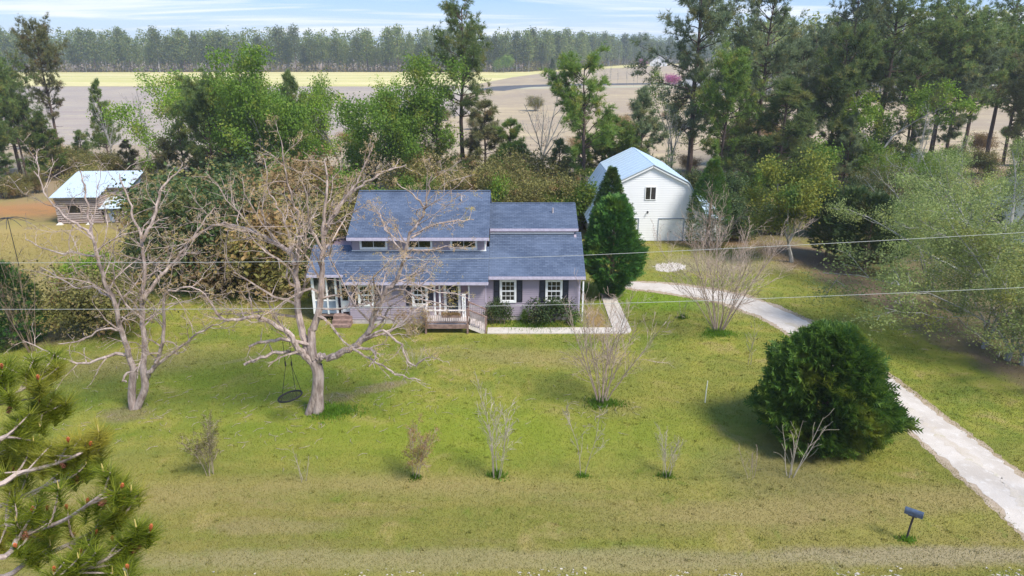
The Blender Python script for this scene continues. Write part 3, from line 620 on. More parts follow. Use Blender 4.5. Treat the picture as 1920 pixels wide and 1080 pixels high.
def tin_sheet(x0, x1, ya, za, yb, zb, n):
    for i in range(n):
        a = x0+(x1-x0)*i/n; b_ = x0+(x1-x0)*(i+1)/n; o = rs.uniform(-.06, .06); mb = MB(); K = 6
        for k in range(K):
            p = a+(b_-a)*k/K; q = a+(b_-a)*(k+1)/K; h0 = .02 if k % 2 else 0.0; h1 = 0.0 if k % 2 else .02
            mb.quad((p, ya-o, za+h0), (q, ya-o, za+h1), (q, yb, zb+h1), (p, yb, zb+h0))
        mb.box(a+.01, b_-.01, ya-o+.02, ya-o+.05, za-.04, za-.005)
        mb.build('tin_sheet', M['tin_old'], shed)
def ext(ya, za, yb, zb, Y): return za+(zb-za)*(Y-ya)/(yb-ya)
tin_sheet(-2.3, 2.1, -.45, 2.55, 5.3, 4.05, 6); zc_ = ext(-.45, 2.55, 5.3, 4.05, 1.55); tin_sheet(2.1, 4.15, 1.55, zc_, 5.3, 4.05, 3)
MB().prism([(0, 2.45), (5.0, 3.3), (5.0, 3.85), (0, 2.58)], 'x', 1.80, 1.9).prism([(1.9, 2.95), (5.0, 2.95), (5.0, 3.85), (1.9, 3.05)], 'x', 3.7, 3.8).build('gable_board', M['blue_panel'], shed)
# lean-to closet
logs(2.0, 3.45, .15, .15, 0, 1.4, [(.0, 1.05, 0, 1.4)]); logs(3.45, 3.45, .15, 1.75, 0, 1.8)
MB().box(1.95, 3.38, .2, 1.8, 0, 1.4).build('closet_core', M['post_dark'], shed)
for k in range(4): MB().box(2.1+k*.22, 2.31+k*.22, .08, .12, .06, 1.36).build('door_plank', M['blue_panel'] if k > 1 else M['log'], shed)
tin_sheet(1.8, 3.85, -.25, 1.42, 1.85, 2.15, 3)
for x, y in ((-1.8, -.35), (.9, -.4)): MB().add(np.array([(x-.3, y-.2, 0), (x+.3, y-.2, 0), (x+.25, y+.2, 0), (x-.25, y+.2, 0), (x-.1, y, .22), (x+.12, y+.02, .2)]), [(0, 1, 5), (0, 5, 4), (1, 2, 5), (2, 3, 4), (2, 4, 5), (3, 0, 4)]).build('footing_stone', M['stone_pale'], shed)

# ------------------------------------------------------------------ distant and neighbouring houses
def cottage(loc, rz, w, dpt, hh, rise, label, roofmat, wallmat, name='cottage'):
    r_ = empty(name, loc, math.radians(rz), label, 'house')
    mb = MB(); siding_front(mb, -w/2, w/2, 0, hh, -dpt/2, [(-w*.33, -w*.18, .8, 2.0), (w*.15, w*.3, .8, 2.0), (-.5, .5, 0, 2.1)], .3, .03); mb.box(-w/2+.02, w/2-.02, -dpt/2+.03, dpt/2, 0, hh)
    mb.prism([(-dpt/2+.1, hh), (dpt/2-.1, hh), (0, hh+rise-.15)], 'x', -w/2+.02, w/2-.02); mb.build('wall', M[wallmat], r_)
    for sgn in (-1, 1):
        mb = MB(); roof_slope(mb, -w/2-.4, w/2+.4, sgn*(dpt/2+.5), hh-.15, 0, hh+rise, .15, .6, .03); mb.build('roof', M[roofmat], r_)
    for a, b_ in ((-w*.33, -w*.18), (w*.15, w*.3)): window(r_, a, b_, .8, 2.0, -dpt/2, 2, 2, .1, True)
    MB().box(-.48, .48, -dpt/2-.02, -dpt/2+.028, .02, 2.08).build('door', M['door_dark'], r_)
    return r_
p = gp(1235, 124); cottage((p[0], p[1], 0), 75, 26, 15, 3.6, 5.6, 'distant white gabled house at the edge of the far wood', 'shingles_grey', 'siding_white')
p = gp(1300, 163); cottage((p[0]+4, p[1]+4, 0), 60, 16, 11, 3.2, 4.4, 'pale roofed house half hidden behind the pines beyond the barn', 'shingles_grey', 'siding_white')
cottage((47.5, 61, 0), 38, 13, 9, 3.0, 3.4, 'grey roofed neighbouring house behind the leafing tree at right edge', 'shingles_grey', 'siding_white', 'neighbour_house')

# ------------------------------------------------------------------ small things
p = gp(1699, 1013)
mbx = empty('mailbox', (p[0], p[1], 0), math.radians(-38), 'dark blue rounded mailbox on a thin leaning post in the grass', 'mailbox')
MB().tube([(0, 0, -.05), (.02, .01, .5), (.06, .02, 1.02)], [.035, .032, .03], 8).build('post', M['post_dark'], mbx)
mb = MB(); n = 9; arc = [(-.09, 0), (.09, 0)]+[(.09*math.cos(a), .12+.09*math.sin(a)) for a in np.linspace(0, math.pi, n)]
bx = MB(); bx.prism([(q[0], q[1]+1.03) for q in arc], 'x', -.22, .30); bxo = bx.build('body', M['mailbox_blue'], mbx)
MB().prism([(q[0]*1.06, q[1]*1.03+1.026) for q in arc], 'x', .30, .318).build('lid', M['mailbox_blue'], bxo)
MB().box(-.1, .16, -.075, .075, .99, 1.028).build('bracket', M['post_dark'], mbx)
# weeds at post
p = gp(1322, 755); mb = MB(); mb.tube([(p[0], p[1], -.05), (p[0], p[1], .55), (p[0]+.02, p[1], 1.12)], [.022, .02, .018], 6); tag(mb.build('stake', M['stake_white']), 'thin white stake standing in the lawn left of the round evergreen', 'stake')
# bare parasol frame at left
pf = empty('umbrella_frame', (*gp(36, 500)[:2], 0), 0, 'bare black umbrella frame with drooping ribs on a thin pole', 'umbrella')
top = atY(36, 410, gp(36, 500)[1])[2]
MB().tube([(0, 0, 0), (0, 0, top+.05)], [.03, .022], 6).build('pole', M['steel_dark'], pf); MB().tube([(0, 0, top-.03), (0, 0, top+.09)], [.07, .05], 8).build('hub', M['steel_dark'], pf)
for k in range(10):
    a = 2*math.pi*k/10+.2; R = 1.65*(1 if k % 3 else .9)
    MB().tube([(math.cos(a)*R*t, math.sin(a)*R*t, top+.06-.5*t**2.2) for t in (0, .25, .5, .75, 1)], [.022, .02, .02, .018, .016], 5).build('rib', M['steel_dark'], pf)
# overhead wires (held by poles beyond the frame)
def wire(label, pts2, Y):
    P = np.array([atY(x, y, Y) for x, y in pts2]); P = smooth(P, 10); P = np.vstack([[-46, Y, P[0][2]+.55], [-34, Y, P[0][2]+.18], [-22, Y, P[0][2]+.02], P, [21.5, Y, P[-1][2]+(21.5-P[-1][0])*.10]])
    tag(MB().tube(P, .0062, 6).build('overhead_wire', M['wire']), label, 'wire', 'overhead wires along the road'); return P
YWIRE = 19.0
w1 = wire('upper overhead wire crossing the house roof in front of the dormer', [(0, 493), (480, 491), (960, 483), (1280, 470), (1600, 454), (1920, 436)], YWIRE)
w2 = wire('lower overhead wire crossing the house front below the windows', [(0, 580), (480, 579), (960, 573), (1280, 565), (1600, 553), (1920, 539)], YWIRE)
for x, zt, nm in ((-46.1, w1[0][2], 'utility pole holding the wires left of view'), (21.6, w1[-1][2], 'utility pole holding the wires right of view')):
    up = empty('utility_pole', (x, YWIRE+.14, 0), 0, nm, 'pole'); MB().tube([(0, 0, -.2), (0, 0, zt*.6), (0, 0, zt+.5)], [.15, .13, .11], 10).build('post', M['pole_wood'], up)
    for zz in (zt, zt-1.35): MB().tube([(0, -.08, zz-.02), (0, -.17, zz-.02)], [.03, .045], 8).build('insulator', M['stone_pale'], up)

# ------------------------------------------------------------------ vegetation
def unit(v): return v/(np.linalg.norm(v, axis=-1, keepdims=True)+1e-9)
def frames(d, r):
    """random orthonormal frames whose first axis is d"""
    d = unit(d); a = r.normal(0, 1, d.shape); u = unit(np.cross(d, a)); return d, u, np.cross(d, u)
def scatter(mb, tmpl, pos, dirs, scale, r):
    """tmpl: (k,3,3) triangles, x along the direction"""
    if len(pos) == 0: return
    d, u, w = frames(np.asarray(dirs, float), r); pos = np.asarray(pos, float); s = np.broadcast_to(np.asarray(scale, float), (len(pos),))
    t = tmpl.reshape(-1, 3)
    v = pos[:, None]+s[:, None, None]*(t[None, :, 0:1]*d[:, None]+t[None, :, 1:2]*u[:, None]+t[None, :, 2:3]*w[:, None])
    mb.add(v.reshape(-1, 3), np.arange(v.shape[0]*v.shape[1]).reshape(-1, 3))
def tuft_tmpl(k, spread, width, seed, back=.0):
    r = np.random.default_rng(seed); T = []
    for i in range(k):
        a = 2*math.pi*i/k+r.uniform(-.3, .3); e = spread*r.uniform(.45, 1.15); L_ = r.uniform(.75, 1.1)
        dv_ = np.array((math.cos(e), math.sin(e)*math.cos(a), math.sin(e)*math.sin(a))); side = unit(np.cross(dv_, r.normal(0, 1, 3)))*width
        o = np.array((-back*r.random(), 0, 0)); T.append([o-side*.6, o+side*.6, o+dv_*L_])
    return np.array(T)
TUFT = tuft_tmpl(8, 1.0, .10, 1); TUFT_FINE = tuft_tmpl(120, 1.15, .032, 2, .9)
LEAF = np.array([[(0, 0, 0), (.5, .32, .05), (1, 0, 0)], [(0, 0, 0), (1, 0, 0), (.5, -.32, .05)]])
def clump_tmpl(k, size, seed):
    r = np.random.default_rng(seed); T = []
    for i in range(k):
        c = r.normal(0, .42, 3); d, u, w = [x[0] for x in frames(r.normal(0, 1, (1, 3)), r)]
        for tri in LEAF: T.append([c+size*(q[0]*d+q[1]*u+q[2]*w) for q in tri])
    return np.array(T)
CLUMP = clump_tmpl(7, .55, 3); CLUMP_FINE = clump_tmpl(12, .42, 4)
def spray_tmpl(seed, k=5):
    """flat scaly conifer spray: a stem with feathered side shoots"""
    r = np.random.default_rng(seed); T = [[(0, -.05, 0), (0, .05, 0), (1.0, 0, .05)]]
    for i in range(1, k+1):
        x = i/(k+1.5)
        for s in (-1, 1):
            L_ = .42*(1-.55*x)*r.uniform(.8, 1.2); dx = L_*.8; T.append([(x-.07, 0, 0), (x+.07, 0, .01), (x+dx, s*L_*.75, r.uniform(-.08, .10))])
    return np.array(T, float)
SPRAY = spray_tmpl(1); SPRAY_S = spray_tmpl(2, 3)

def branch_path(p, d, L_, r, n=5, wob=.16, up=.0):
    P = [np.array(p, float)]; d = unit(np.array(d, float))
    for i in range(n):
        d = unit(d+r.normal(0, wob, 3)+np.array((0, 0, up))); P.append(P[-1]+d*L_/n)
    return np.array(P)
def grow(mb, P, r0, r1, level, r, tips, ratio=.55, spacing=.55, ang=(.5, 1.1), wob=.2, up=.05, start=.25, k=5, minr=.005):
    """skin a limb and let side branches spring from it"""
    n = len(P); mb.tube(P, np.maximum(minr, r0+(r1-r0)*np.linspace(0, 1, n)**.8), k, False)
    seg = np.linalg.norm(np.diff(P, axis=0), axis=1); L_ = seg.sum(); cum = np.r_[0, np.cumsum(seg)]/max(L_, 1e-6)
    tips.append((P[-1], unit(P[-1]-P[-2])))
    if level == 0: 
        tips.append((P[len(P)//2], unit(P[-1]-P[0]))); return
    m = max(2, int(L_*(1-start)/spacing))
    for i in range(m):
        t = start+(1-start)*(i+r.uniform(.1, .9))/m; q = np.array([np.interp(t, cum, P[:, c]) for c in range(3)])
        j = min(n-2, int(np.searchsorted(cum, t))-1 if t > 0 else 0); d = unit(P[max(j, 0)+1]-P[max(j, 0)])
        a = r.uniform(*ang); _, u, w = [x[0] for x in frames(d[None], r)]; nd = d*math.cos(a)+u*math.sin(a)
        l2 = L_*ratio*r.uniform(.5, 1.15)*(1.15-.6*t); rr = max(minr, (r0+(r1-r0)*t**.8)*r.uniform(.4, .62))
        grow(mb, branch_path(q, nd, l2, r, 4 if level < 2 else 5, wob, up), rr, max(minr, rr*.35), level-1, r, tips, ratio, spacing*.62, ang, wob, up, .2, 3 if level < 3 else 4, minr)

def pine_meshes(seed, h=20., cb=.4, spread=3.6, dens=1.0, flat=.4, tuft=.50, lean=.5, shape='round', dead=4, mat='needle_dark', forked=False):
    r = np.random.default_rng(seed); tr = MB(); cr = MB()
    zs = np.linspace(0, h, 9); off = np.cumsum(r.normal(0, lean*.12, (9, 2)), axis=0); off -= off[0]
    P = np.c_[off, zs]; rad = h*.0145; tr.tube(P, rad*(1-.88*(zs/h)**1.1)+.02, 8)
    tp, td, ts = [], [], []
    nw = int((1-cb)*h/ .62*dens)
    for i in range(nw):
        t = (i+r.uniform(0, 1))/nw; z = h*(cb+(1-cb)*t*.985); c = np.array([np.interp(z, zs, P[:, 0]), np.interp(z, zs, P[:, 1]), z])
        if shape == 'round': pr = math.sin(math.pi*min(1, .18+.86*(1-t)**.85)*.98)**.7*(1-.25*t)+.10
        elif shape == 'cone': pr = (1-t)**.8*1.05+.10
        else: pr = (.35+.65*math.sin(math.pi*(.1+.8*t)))*r.uniform(.6, 1.2)
        for _ in range(r.integers(3, 6)):
            if r.random() < .14: continue
            a = r.uniform(0, 2*math.pi); L_ = spread*pr*r.uniform(.55, 1.2); el = r.uniform(-.15, .5)+.5*t
            d = np.array((math.cos(a)*math.cos(el), math.sin(a)*math.cos(el), math.sin(el))); Q = branch_path(c, d, L_, r, 5, .14, .06)
            tr.tube(Q, np.linspace(min(.075, rad*.3)*(1-.5*t)+.012, .012, 6), 4, False)
            ns = max(4, int(L_*3.6*dens))
            for k in range(ns):
                s = r.uniform(.32, 1.0); q = np.array([np.interp(s*5, range(6), Q[:, c_]) for c_ in range(3)])
                dd = unit(d+r.normal(0, .75, 3)+np.array((0, 0, .25))); l2 = L_*.22*r.uniform(.5, 1.2)+.12
                e = q+dd*l2
                if r.random() < .35: tr.tube([q, e], [.014, .006], 3, False)
                m = r.integers(4, 8)
                for j in range(m): tp.append(e-dd*l2*.75*j/m+r.normal(0, .10, 3)); td.append(unit(dd+np.array((0, 0, flat))+r.normal(0, .35, 3))); ts.append(tuft*r.uniform(.7, 1.2))
            tp.append(Q[-1]); td.append(d); ts.append(tuft)
    for _ in range(dead):
        z = h*r.uniform(cb*.45, cb); a = r.uniform(0, 2*math.pi); c = np.array([np.interp(z, zs, P[:, 0]), np.interp(z, zs, P[:, 1]), z]); Q = branch_path(c, (math.cos(a), math.sin(a), .1), spread*r.uniform(.25, .6), r, 4, .22, .02); tr.tube(Q, np.linspace(.045, .012, 5), 4, False)
    for q in range(6): tp.append(P[-1]+r.normal(0, .12, 3)); td.append(np.array((0, 0, 1.))+r.normal(0, .4, 3)); ts.append(tuft)
    scatter(cr, TUFT, np.array(tp), np.array(td), np.array(ts), r)
    return tr.mesh('trunk', M['bark_pine']), cr.mesh('crown', M[mat]), h
def broad_meshes(seed, h=9., spread=4., trunk_h=.3, leaves=900, lsize=.5, sig=.45, mat='leaf_green', barkm='bark_grey', levels=2, stems=1, tm=None, shell=.0, up=.04):
    r = np.random.default_rng(seed); tr = MB(); cr = MB(); tips = []
    for s in range(stems):
        b0 = r.normal(0, .12*stems**.5, 3)*np.array((1, 1, 0)); P = branch_path(b0, (r.normal(0, .12), r.normal(0, .12), 1), h*trunk_h, r, 4, .08); rad = h*.016/stems**.5+.02
        tr.tube(P, np.linspace(rad*1.25, rad*.8, 5), 7, False)
        nl = r.integers(4, 7) if stems == 1 else r.integers(2, 4)
        for i in range(nl):
            a = 2*math.pi*i/nl+r.uniform(-.5, .5)+s; e = r.uniform(.45, 1.35); L_ = min(h*(1-trunk_h)/max(.45, math.sin(e)), spread/max(.3, math.cos(e)))*r.uniform(.7, 1.0)
            Q = branch_path(P[-1], (math.cos(a)*math.cos(e), math.sin(a)*math.cos(e), math.sin(e)), L_, r, 6, .14, up); grow(tr, Q, rad*.62, rad*.15, levels, r, tips, .5, .8, wob=.2, minr=.011)
    TP = np.array([t[0] for t in tips]); TD = np.array([t[1] for t in tips]); i = r.integers(0, len(TP), leaves)
    pos = TP[i]+r.normal(0, sig, (leaves, 3))*np.array((1, 1, .7)); pos[:, 2] = np.maximum(pos[:, 2], .15); scatter(cr, CLUMP if tm is None else tm, pos, TD[i]+r.normal(0, .6, (leaves, 3)), lsize*r.uniform(.6, 1.25, leaves), r)
    return tr.mesh('trunk', M[barkm]), cr.mesh('crown', M[mat]), h
def cypress_meshes(seed, h, R, prof_, n, ssize, mat, tm=SPRAY, trunk=True, lump=.14, upb=.55):
    r = np.random.default_rng(seed); cr = MB(); t = r.uniform(0, 1, n)**.9; a = r.uniform(0, 2*math.pi, n)
    ph = r.uniform(0, 6.28, 8)
    lum = 1+lump*(np.sin(3*a+ph[0]+5*t)+np.sin(5*a+ph[1]-9*t)*.7+np.sin(2*a+ph[2]+14*t)*.6+np.sin(9*a+ph[3]+17*t)*.5)/1.6
    rad = R*np.interp(t, np.linspace(0, 1, len(prof_)), prof_)*lum*np.where(r.random(n) < .68, r.uniform(.86, 1.02, n), r.uniform(.35, .9, n))
    pos = np.c_[np.cos(a)*rad, np.sin(a)*rad, h*(.03+.97*t)]; dirs = np.c_[np.cos(a), np.sin(a), np.full(n, upb)+.9*(t-.5)]+r.normal(0, .32, (n, 3))
    scatter(cr, tm, pos-unit(dirs)*ssize*.4, dirs, ssize*r.uniform(.65, 1.3, n), r)
    tr = MB(); tr.tube([(0, 0, -.1), (.05, 0, h*.4), (0, 0, h*.85)], [h*.022+.04, h*.016+.02, .015], 7)
    for i in range(14):
        z = h*r.uniform(.06, .8); aa = r.uniform(0, 6.28); Lr = R*np.interp(z/h, np.linspace(0, 1, len(prof_)), prof_)*.45; tr.tube(branch_path((0, 0, z), (math.cos(aa), math.sin(aa), .35), Lr, r, 3, .1), [.05, .035, .02, .01], 4, False)
    return tr.mesh('trunk', M['bark_brown']), cr.mesh('crown', M[mat]), h
def plant(name, meshes, loc, label, cat='tree', height=None, rz=0., group=None, sxy=1.0, crown=None, crown_name='crown', trunk_name='trunk', tilt=0):
    tm, cm, h = meshes; s = (height/h) if height else 1.0
    root = empty(name, (loc[0], loc[1], 0), rz, label, cat, group); root.scale = (s*sxy, s*sxy, s); root.rotation_euler = (tilt, 0, rz)
    if tm: link(bpy.data.objects.new(trunk_name, tm), root)
    if cm:
        me = cm
        if crown and cm.materials[0] != M[crown]: me = cm.copy(); me.materials.clear(); me.materials.append(M[crown])
        link(bpy.data.objects.new(crown_name, me), root)
    return root
def px_plant(name, meshes, bx, by, ty, label, **k):
    """base pixel gives the ground spot, top pixel the height"""
    p = gp(bx, by); return plant(name, meshes, p, label, height=atY(bx, ty, p[1])[2], **k)

# --- the two bare yard trees: limbs follow the photograph, twigs grow on their own
def bare_tree(name, label, base_px, limbs, seed, rbase, twig_lv=2, buds=500):
    r = np.random.default_rng(seed); b = gp(*base_px); tr = MB(); tips = []
    root = empty(name, (b[0], b[1], 0), 0, label, 'tree')
    for pts, rr0, rr1, dy, lv in limbs:
        P = np.array([atY(x, y, b[1]+dy[0]+(dy[1]-dy[0])*i/(len(pts)-1)) for i, (x, y) in enumerate(pts)]); P = smooth(P, 4)
        P += np.vstack([np.zeros((1, 3)), r.normal(0, .03, (len(P)-1, 3))]); P[:, :2] -= b[:2]
        if lv < 0: tr.tube(smooth(np.array([atY(x, y, b[1]+dy[0]) for x, y in pts]), 5)-np.array((b[0], b[1], 0)), np.linspace(rr0, rr1, 5*len(pts)-4), 10, False); continue
        n = len(P); k = 8 if rr0 > .09 else 6
        t2 = []; grow(tr, P, rr0, max(rr1, .02), lv, r, tips, .37, .36, (.45, 1.15), .25, .05, .18, k, .008)
    tr.build('trunk', M['bark_pecan'], root)
    TP = np.array([t[0] for t in tips]); hi = TP[:, 2] > 3.5; TP = TP[hi]; i = r.integers(0, len(TP), buds); cr = MB()
    scatter(cr, CLUMP_FINE, TP[i]+r.normal(0, .10, (buds, 3)), r.normal(0, 1, (buds, 3)), .085*r.uniform(.6, 1.5, buds), r); cr.build('buds', M['leaf_bud'], root)
    return root
T2 = [
 ([(573, 790), (585, 757), (592, 735), (595, 700), (588, 676)], .15, .23, (0, 0), -1),
 ([(595, 772), (596, 735), (597, 705), (594, 684)], .25, .24, (.1, 0), -1),
 ([(606, 779), (602, 752), (598, 720)], .07, .17, (.2, .1), -1),
 ([(592, 688), (573, 668), (560, 652), (540, 624), (503, 602), (478, 594), (443, 600), (412, 594), (392, 560)], .17, .035, (0, -1.5), 2),
 ([(474, 596), (470, 566), (461, 531)], .05, .015, (-.9, -1.3), 2),
 ([(588, 650), (549, 639), (507, 639), (484, 642), (468, 650)], .09, .05, (0, -.5), 1),
 ([(570, 664), (540, 660), (517, 662), (490, 672), (459, 682)], .085, .06, (0, -.7), 1),
 ([(586, 676), (572, 640), (562, 600), (557, 547), (552, 494), (541, 472), (521, 459), (486, 441), (449, 425), (410, 420), (372, 440), (330, 470)], .19, .03, (0, 1.5), 2),
 ([(553, 500), (544, 462), (533, 415), (515, 380), (500, 350)], .085, .02, (.5, 1.8), 2),
 ([(556, 520), (560, 470), (562, 441), (560, 404), (548, 372), (535, 320), (528, 262)], .08, .015, (.6, -1.0), 2),
 ([(588, 672), (583, 628), (596, 600), (602, 547), (604, 494), (607, 441), (607, 404), (613, 350), (611, 300)], .21, .03, (0, .6), 2),
 ([(607, 441), (625, 405), (645, 375), (676, 349), (718, 322), (762, 309)], .12, .02, (.4, 2.2), 2),
 ([(628, 402), (652, 365), (672, 336), (688, 300), (700, 268)], .07, .015, (.6, 1.0), 2),
 ([(605, 470), (580, 420), (575, 370), (560, 330)], .07, .015, (.4, -.8), 2),
 ([(591, 680), (600, 668), (620, 670), (655, 655), (686, 631), (700, 590), (712, 566), (728, 541), (750, 515), (765, 452), (792, 404), (802, 357), (808, 325)], .20, .025, (0, -.6), 2),
 ([(716, 555), (750, 541), (781, 557), (818, 568), (850, 575)], .055, .015, (-.3, -1.2), 2),
 ([(771, 446), (802, 425), (850, 415), (887, 412)], .055, .012, (-.5, .8), 2),
 ([(764, 470), (802, 468), (845, 462), (880, 470)], .05, .012, (-.5, -1.2), 2),
 ([(797, 390), (775, 365), (745, 345)], .05, .012, (-.5, -1.2), 2),
 ([(760, 480), (730, 440), (712, 400)], .05, .012, (-.5, .8), 2),
 ([(684, 634), (718, 621), (750, 647), (771, 684), (800, 672), (818, 668)], .065, .012, (-.3, -1.5), 2),
 ([(660, 653), (707, 679), (744, 700), (790, 715)], .055, .012, (-.3, -1.6), 2),
 ([(700, 590), (740, 600), (770, 630)], .05, .012, (-.3, .6), 2),
]
bare_tree('pecan_tree', 'large bare pecan tree with swing, spreading in front of house', (590, 776), T2, 21, .33, buds=3800)
T1 = [
 ([(250, 771), (247, 745), (248, 720), (250, 695)], .18, .15, (0, 0), -1),
 ([(255, 769), (264, 748), (272, 725), (268, 690)], .17, .15, (0, .1), -1),
 ([(250, 697), (240, 660), (227, 620), (217, 580), (200, 535), (187, 495), (172, 445), (150, 424), (115, 400), (90, 370), (66, 322)], .14, .02, (0, -1.0), 2),
 ([(172, 448), (168, 410), (160, 360), (150, 320)], .07, .015, (-.5, .6), 2),
 ([(268, 692), (270, 635), (267, 585), (268, 510), (266, 450), (250, 410), (237, 365), (222, 325)], .14, .02, (.1, 1.2), 2),
 ([(267, 452), (288, 412), (300, 360), (322, 332), (345, 312)], .085, .015, (.5, 1.6), 2),
 ([(271, 715), (284, 695), (297, 670), (307, 610), (312, 555), (328, 545), (365, 540), (400, 568)], .12, .02, (.1, -1.0), 2),
 ([(287, 688), (320, 665), (360, 632), (400, 610), (435, 600)], .085, .015, (0, -1.2), 2),
 ([(240, 663), (210, 667), (155, 682), (115, 670), (45, 640)], .09, .012, (0, -.8), 2),
 ([(269, 560), (300, 520), (340, 475), (370, 435), (402, 388)], .10, .015, (.2, 1.8), 2),
 ([(212, 563), (175, 540), (140, 537), (75, 500)], .06, .012, (-.2, .8), 2),
 ([(190, 482), (150, 477), (90, 470), (48, 446)], .055, .012, (-.4, .6), 2),
 ([(226, 620), (190, 618), (150, 640), (110, 645)], .055, .012, (-.1, -1.0), 2),
 ([(268, 600), (235, 570), (215, 530), (212, 470)], .06, .012, (.1, -1.0), 2),
 ([(258, 688), (235, 705), (236, 718)], .06, .04, (0, -.4), 0),
]
bare_tree('bare_tree', 'pale twin-trunked bare tree in the left part of the lawn', (253, 766), T1, 22, .25, buds=1300)

# swing on the pecan's low limb
p = gp(546, 752); Yt = 27.3
a1 = atY(530, 640, Yt-.25); a2 = atY(543, 640, Yt-.25); rim = atY(544, 743, Yt-.35)
sw = empty('saucer_swing', tuple(rim), 0, 'black round saucer swing hanging by ropes from bare tree limb', 'swing')
th = np.linspace(0, 2*math.pi, 29); MB().tube(np.c_[np.cos(th)*.5, np.sin(th)*.5, .10*np.cos(th)], .042, 8, False).build('rim', M['rope_black'], sw)
mb = MB()
for k in range(-5, 6):
    q = k*.09; e = math.sqrt(max(0, .25-q*q)); mb.tube([(q, -e, .2*q), (q, 0, .2*q-.03), (q, e, .2*q)], .008, 4, False); mb.tube([(-e, q, -.2*e), (0, q, -.03), (e, q, .2*e)], .008, 4, False)
mb.build('net', M['rope_black'], sw)
for a_, ends in ((a1, (2.6, 4.2)), (a2, (.4, 5.6))):
    tip = np.array(a_)-rim; mid = np.array((tip[0]*.9, tip[1]*.8, tip[2]*.55)); MB().tube([tip, mid], .013, 5).build('rope', M['rope_black'], sw); MB().tube([mid+np.array((0, 0, .22)), mid], .03, 6).build('strap', M['rope_black'], sw)
    for e in ends: MB().tube([mid, (math.cos(e)*.5, math.sin(e)*.5, .10*math.cos(e))], .011, 5).build('rope', M['rope_black'], sw)

# --- multi-stemmed crape myrtles and saplings
def myrtle(seed, h, spread, stems, barkm='bark_myrtle', lv=2, r0=.035, sp=.5):
    r = np.random.default_rng(seed); tr = MB(); tips = []
    for i in range(stems):
        a = 2*math.pi*i/stems+r.uniform(-.4, .4); L_ = h*r.uniform(.7, 1.02); lean = math.atan2(spread*r.uniform(.35, 1.25), h)
        P = branch_path((math.cos(a)*.10*stems**.5*.5, math.sin(a)*.10*stems**.5*.5, -.05), (math.cos(a)*math.sin(lean), math.sin(a)*math.sin(lean), math.cos(lean)), L_, r, 7, .07, .02)
        grow(tr, P, r0*r.uniform(.7, 1.2), .007, lv, r, tips, .38, sp*(.46 if h > 2.6 else .42), (.3, .95), .14, .05, .25, 5, .006 if h > 2.6 else .0042)
    return tr.mesh('stems', M[barkm]), tips, h
def myrtle_plant(name, seed, bx, by, ty, spread, stems, label, budmat=None, nb=0, bs=.08, barkm='bark_myrtle', lv=2, r0=.035, cat='shrub', group=None, sp=.5):
    p = gp(bx, by); h = atY(bx, ty, p[1])[2]; me, tips, _ = myrtle(seed, h, spread, stems, barkm, lv, r0, sp)
    cm = None
    if budmat:
        r = np.random.default_rng(seed+5); TP = np.array([t[0] for t in tips]); i = r.integers(0, len(TP), nb); cr = MB(); scatter(cr, CLUMP_FINE, TP[i]+r.normal(0, .04, (nb, 3)), r.normal(0, 1, (nb, 3)), bs*r.uniform(.6, 1.4, nb), r); cm = cr.mesh('leaves', M[budmat])
    return plant(name, (me, cm, h), p, label, cat, trunk_name='stems', crown_name='leaves', group=group)
myrtle_plant('crape_myrtle', 31, 1347, 622, 380, 4.2, 13, 'wide bare crape myrtle beside the curve of the gravel driveway', r0=.042)
myrtle_plant('crape_myrtle', 32, 1128, 755, 535, 2.6, 12, 'upright bare crape myrtle on the lawn in front of the walkway', r0=.034)
myrtle_plant('crape_myrtle', 33, 1330, 470, 372, 2.4, 9, 'bare pinkish crape myrtle standing against the right corner of the barn', r0=.04, sp=.7)
myrtle_plant('crape_myrtle', 34, 1395, 448, 380, 2.6, 8, 'low bare crape myrtle right of the barn under dark shrubs', r0=.04, sp=.7)
SG = 'row of saplings along the front lawn'
myrtle_plant('sapling', 41, 394, 890, 778, .55, 5, 'small leafy olive sapling, leftmost in the front row', 'leaf_olive', 420, .085, group=SG, r0=.014, sp=.25)
myrtle_plant('sapling', 42, 569, 902, 842, .22, 3, 'tiny bare pale sapling between two leafy ones in front row', group=SG, barkm='bark_pale', lv=1, r0=.012, sp=.3)
o = myrtle_plant('sapling', 43, 780, 896, 785, .35, 4, 'leaning rusty-leaved sapling in the front row', 'leaf_rust', 420, .085, group=SG, r0=.014, sp=.25); o.rotation_euler = (0, .17, 0)
myrtle_plant('sapling', 44, 932, 896, 725, .6, 5, 'tall twiggy bare sapling with green weeds at its foot', group=SG, barkm='bark_pale', r0=.02, sp=.4)
myrtle_plant('sapling', 45, 1092, 893, 745, .45, 2, 'slender pale sapling in front of the upright crape myrtle', group=SG, barkm='bark_pale', r0=.016, sp=.4)
myrtle_plant('sapling', 46, 1250, 893, 800, .55, 6, 'short bushy bare sapling left of the round evergreen', group=SG, barkm='bark_pale', r0=.013, sp=.3)
myrtle_plant('sapling', 47, 1408, 898, 835, .45, 4, 'faint low bare sapling nearest the round evergreen\'s shade', group=SG, barkm='bark_myrtle', lv=1, r0=.009, sp=.25)
myrtle_plant('sapling', 48, 1482, 893, 775, .75, 5, 'forked pale sapling standing just in front of round evergreen', group=SG, barkm='bark_pale', lv=1, r0=.026, sp=.7)
myrtle_plant('sapling', 49, 1405, 684, 590, .4, 2, 'thin leaning sapling with pale bark beside the driveway', barkm='bark_pale', r0=.014, sp=.5, cat='sapling')
myrtle_plant('sapling', 50, 1279, 598, 560, .4, 3, 'short sapling with a green tuft on lawn by driveway', barkm='bark_pale', lv=1, r0=.014, cat='sapling')
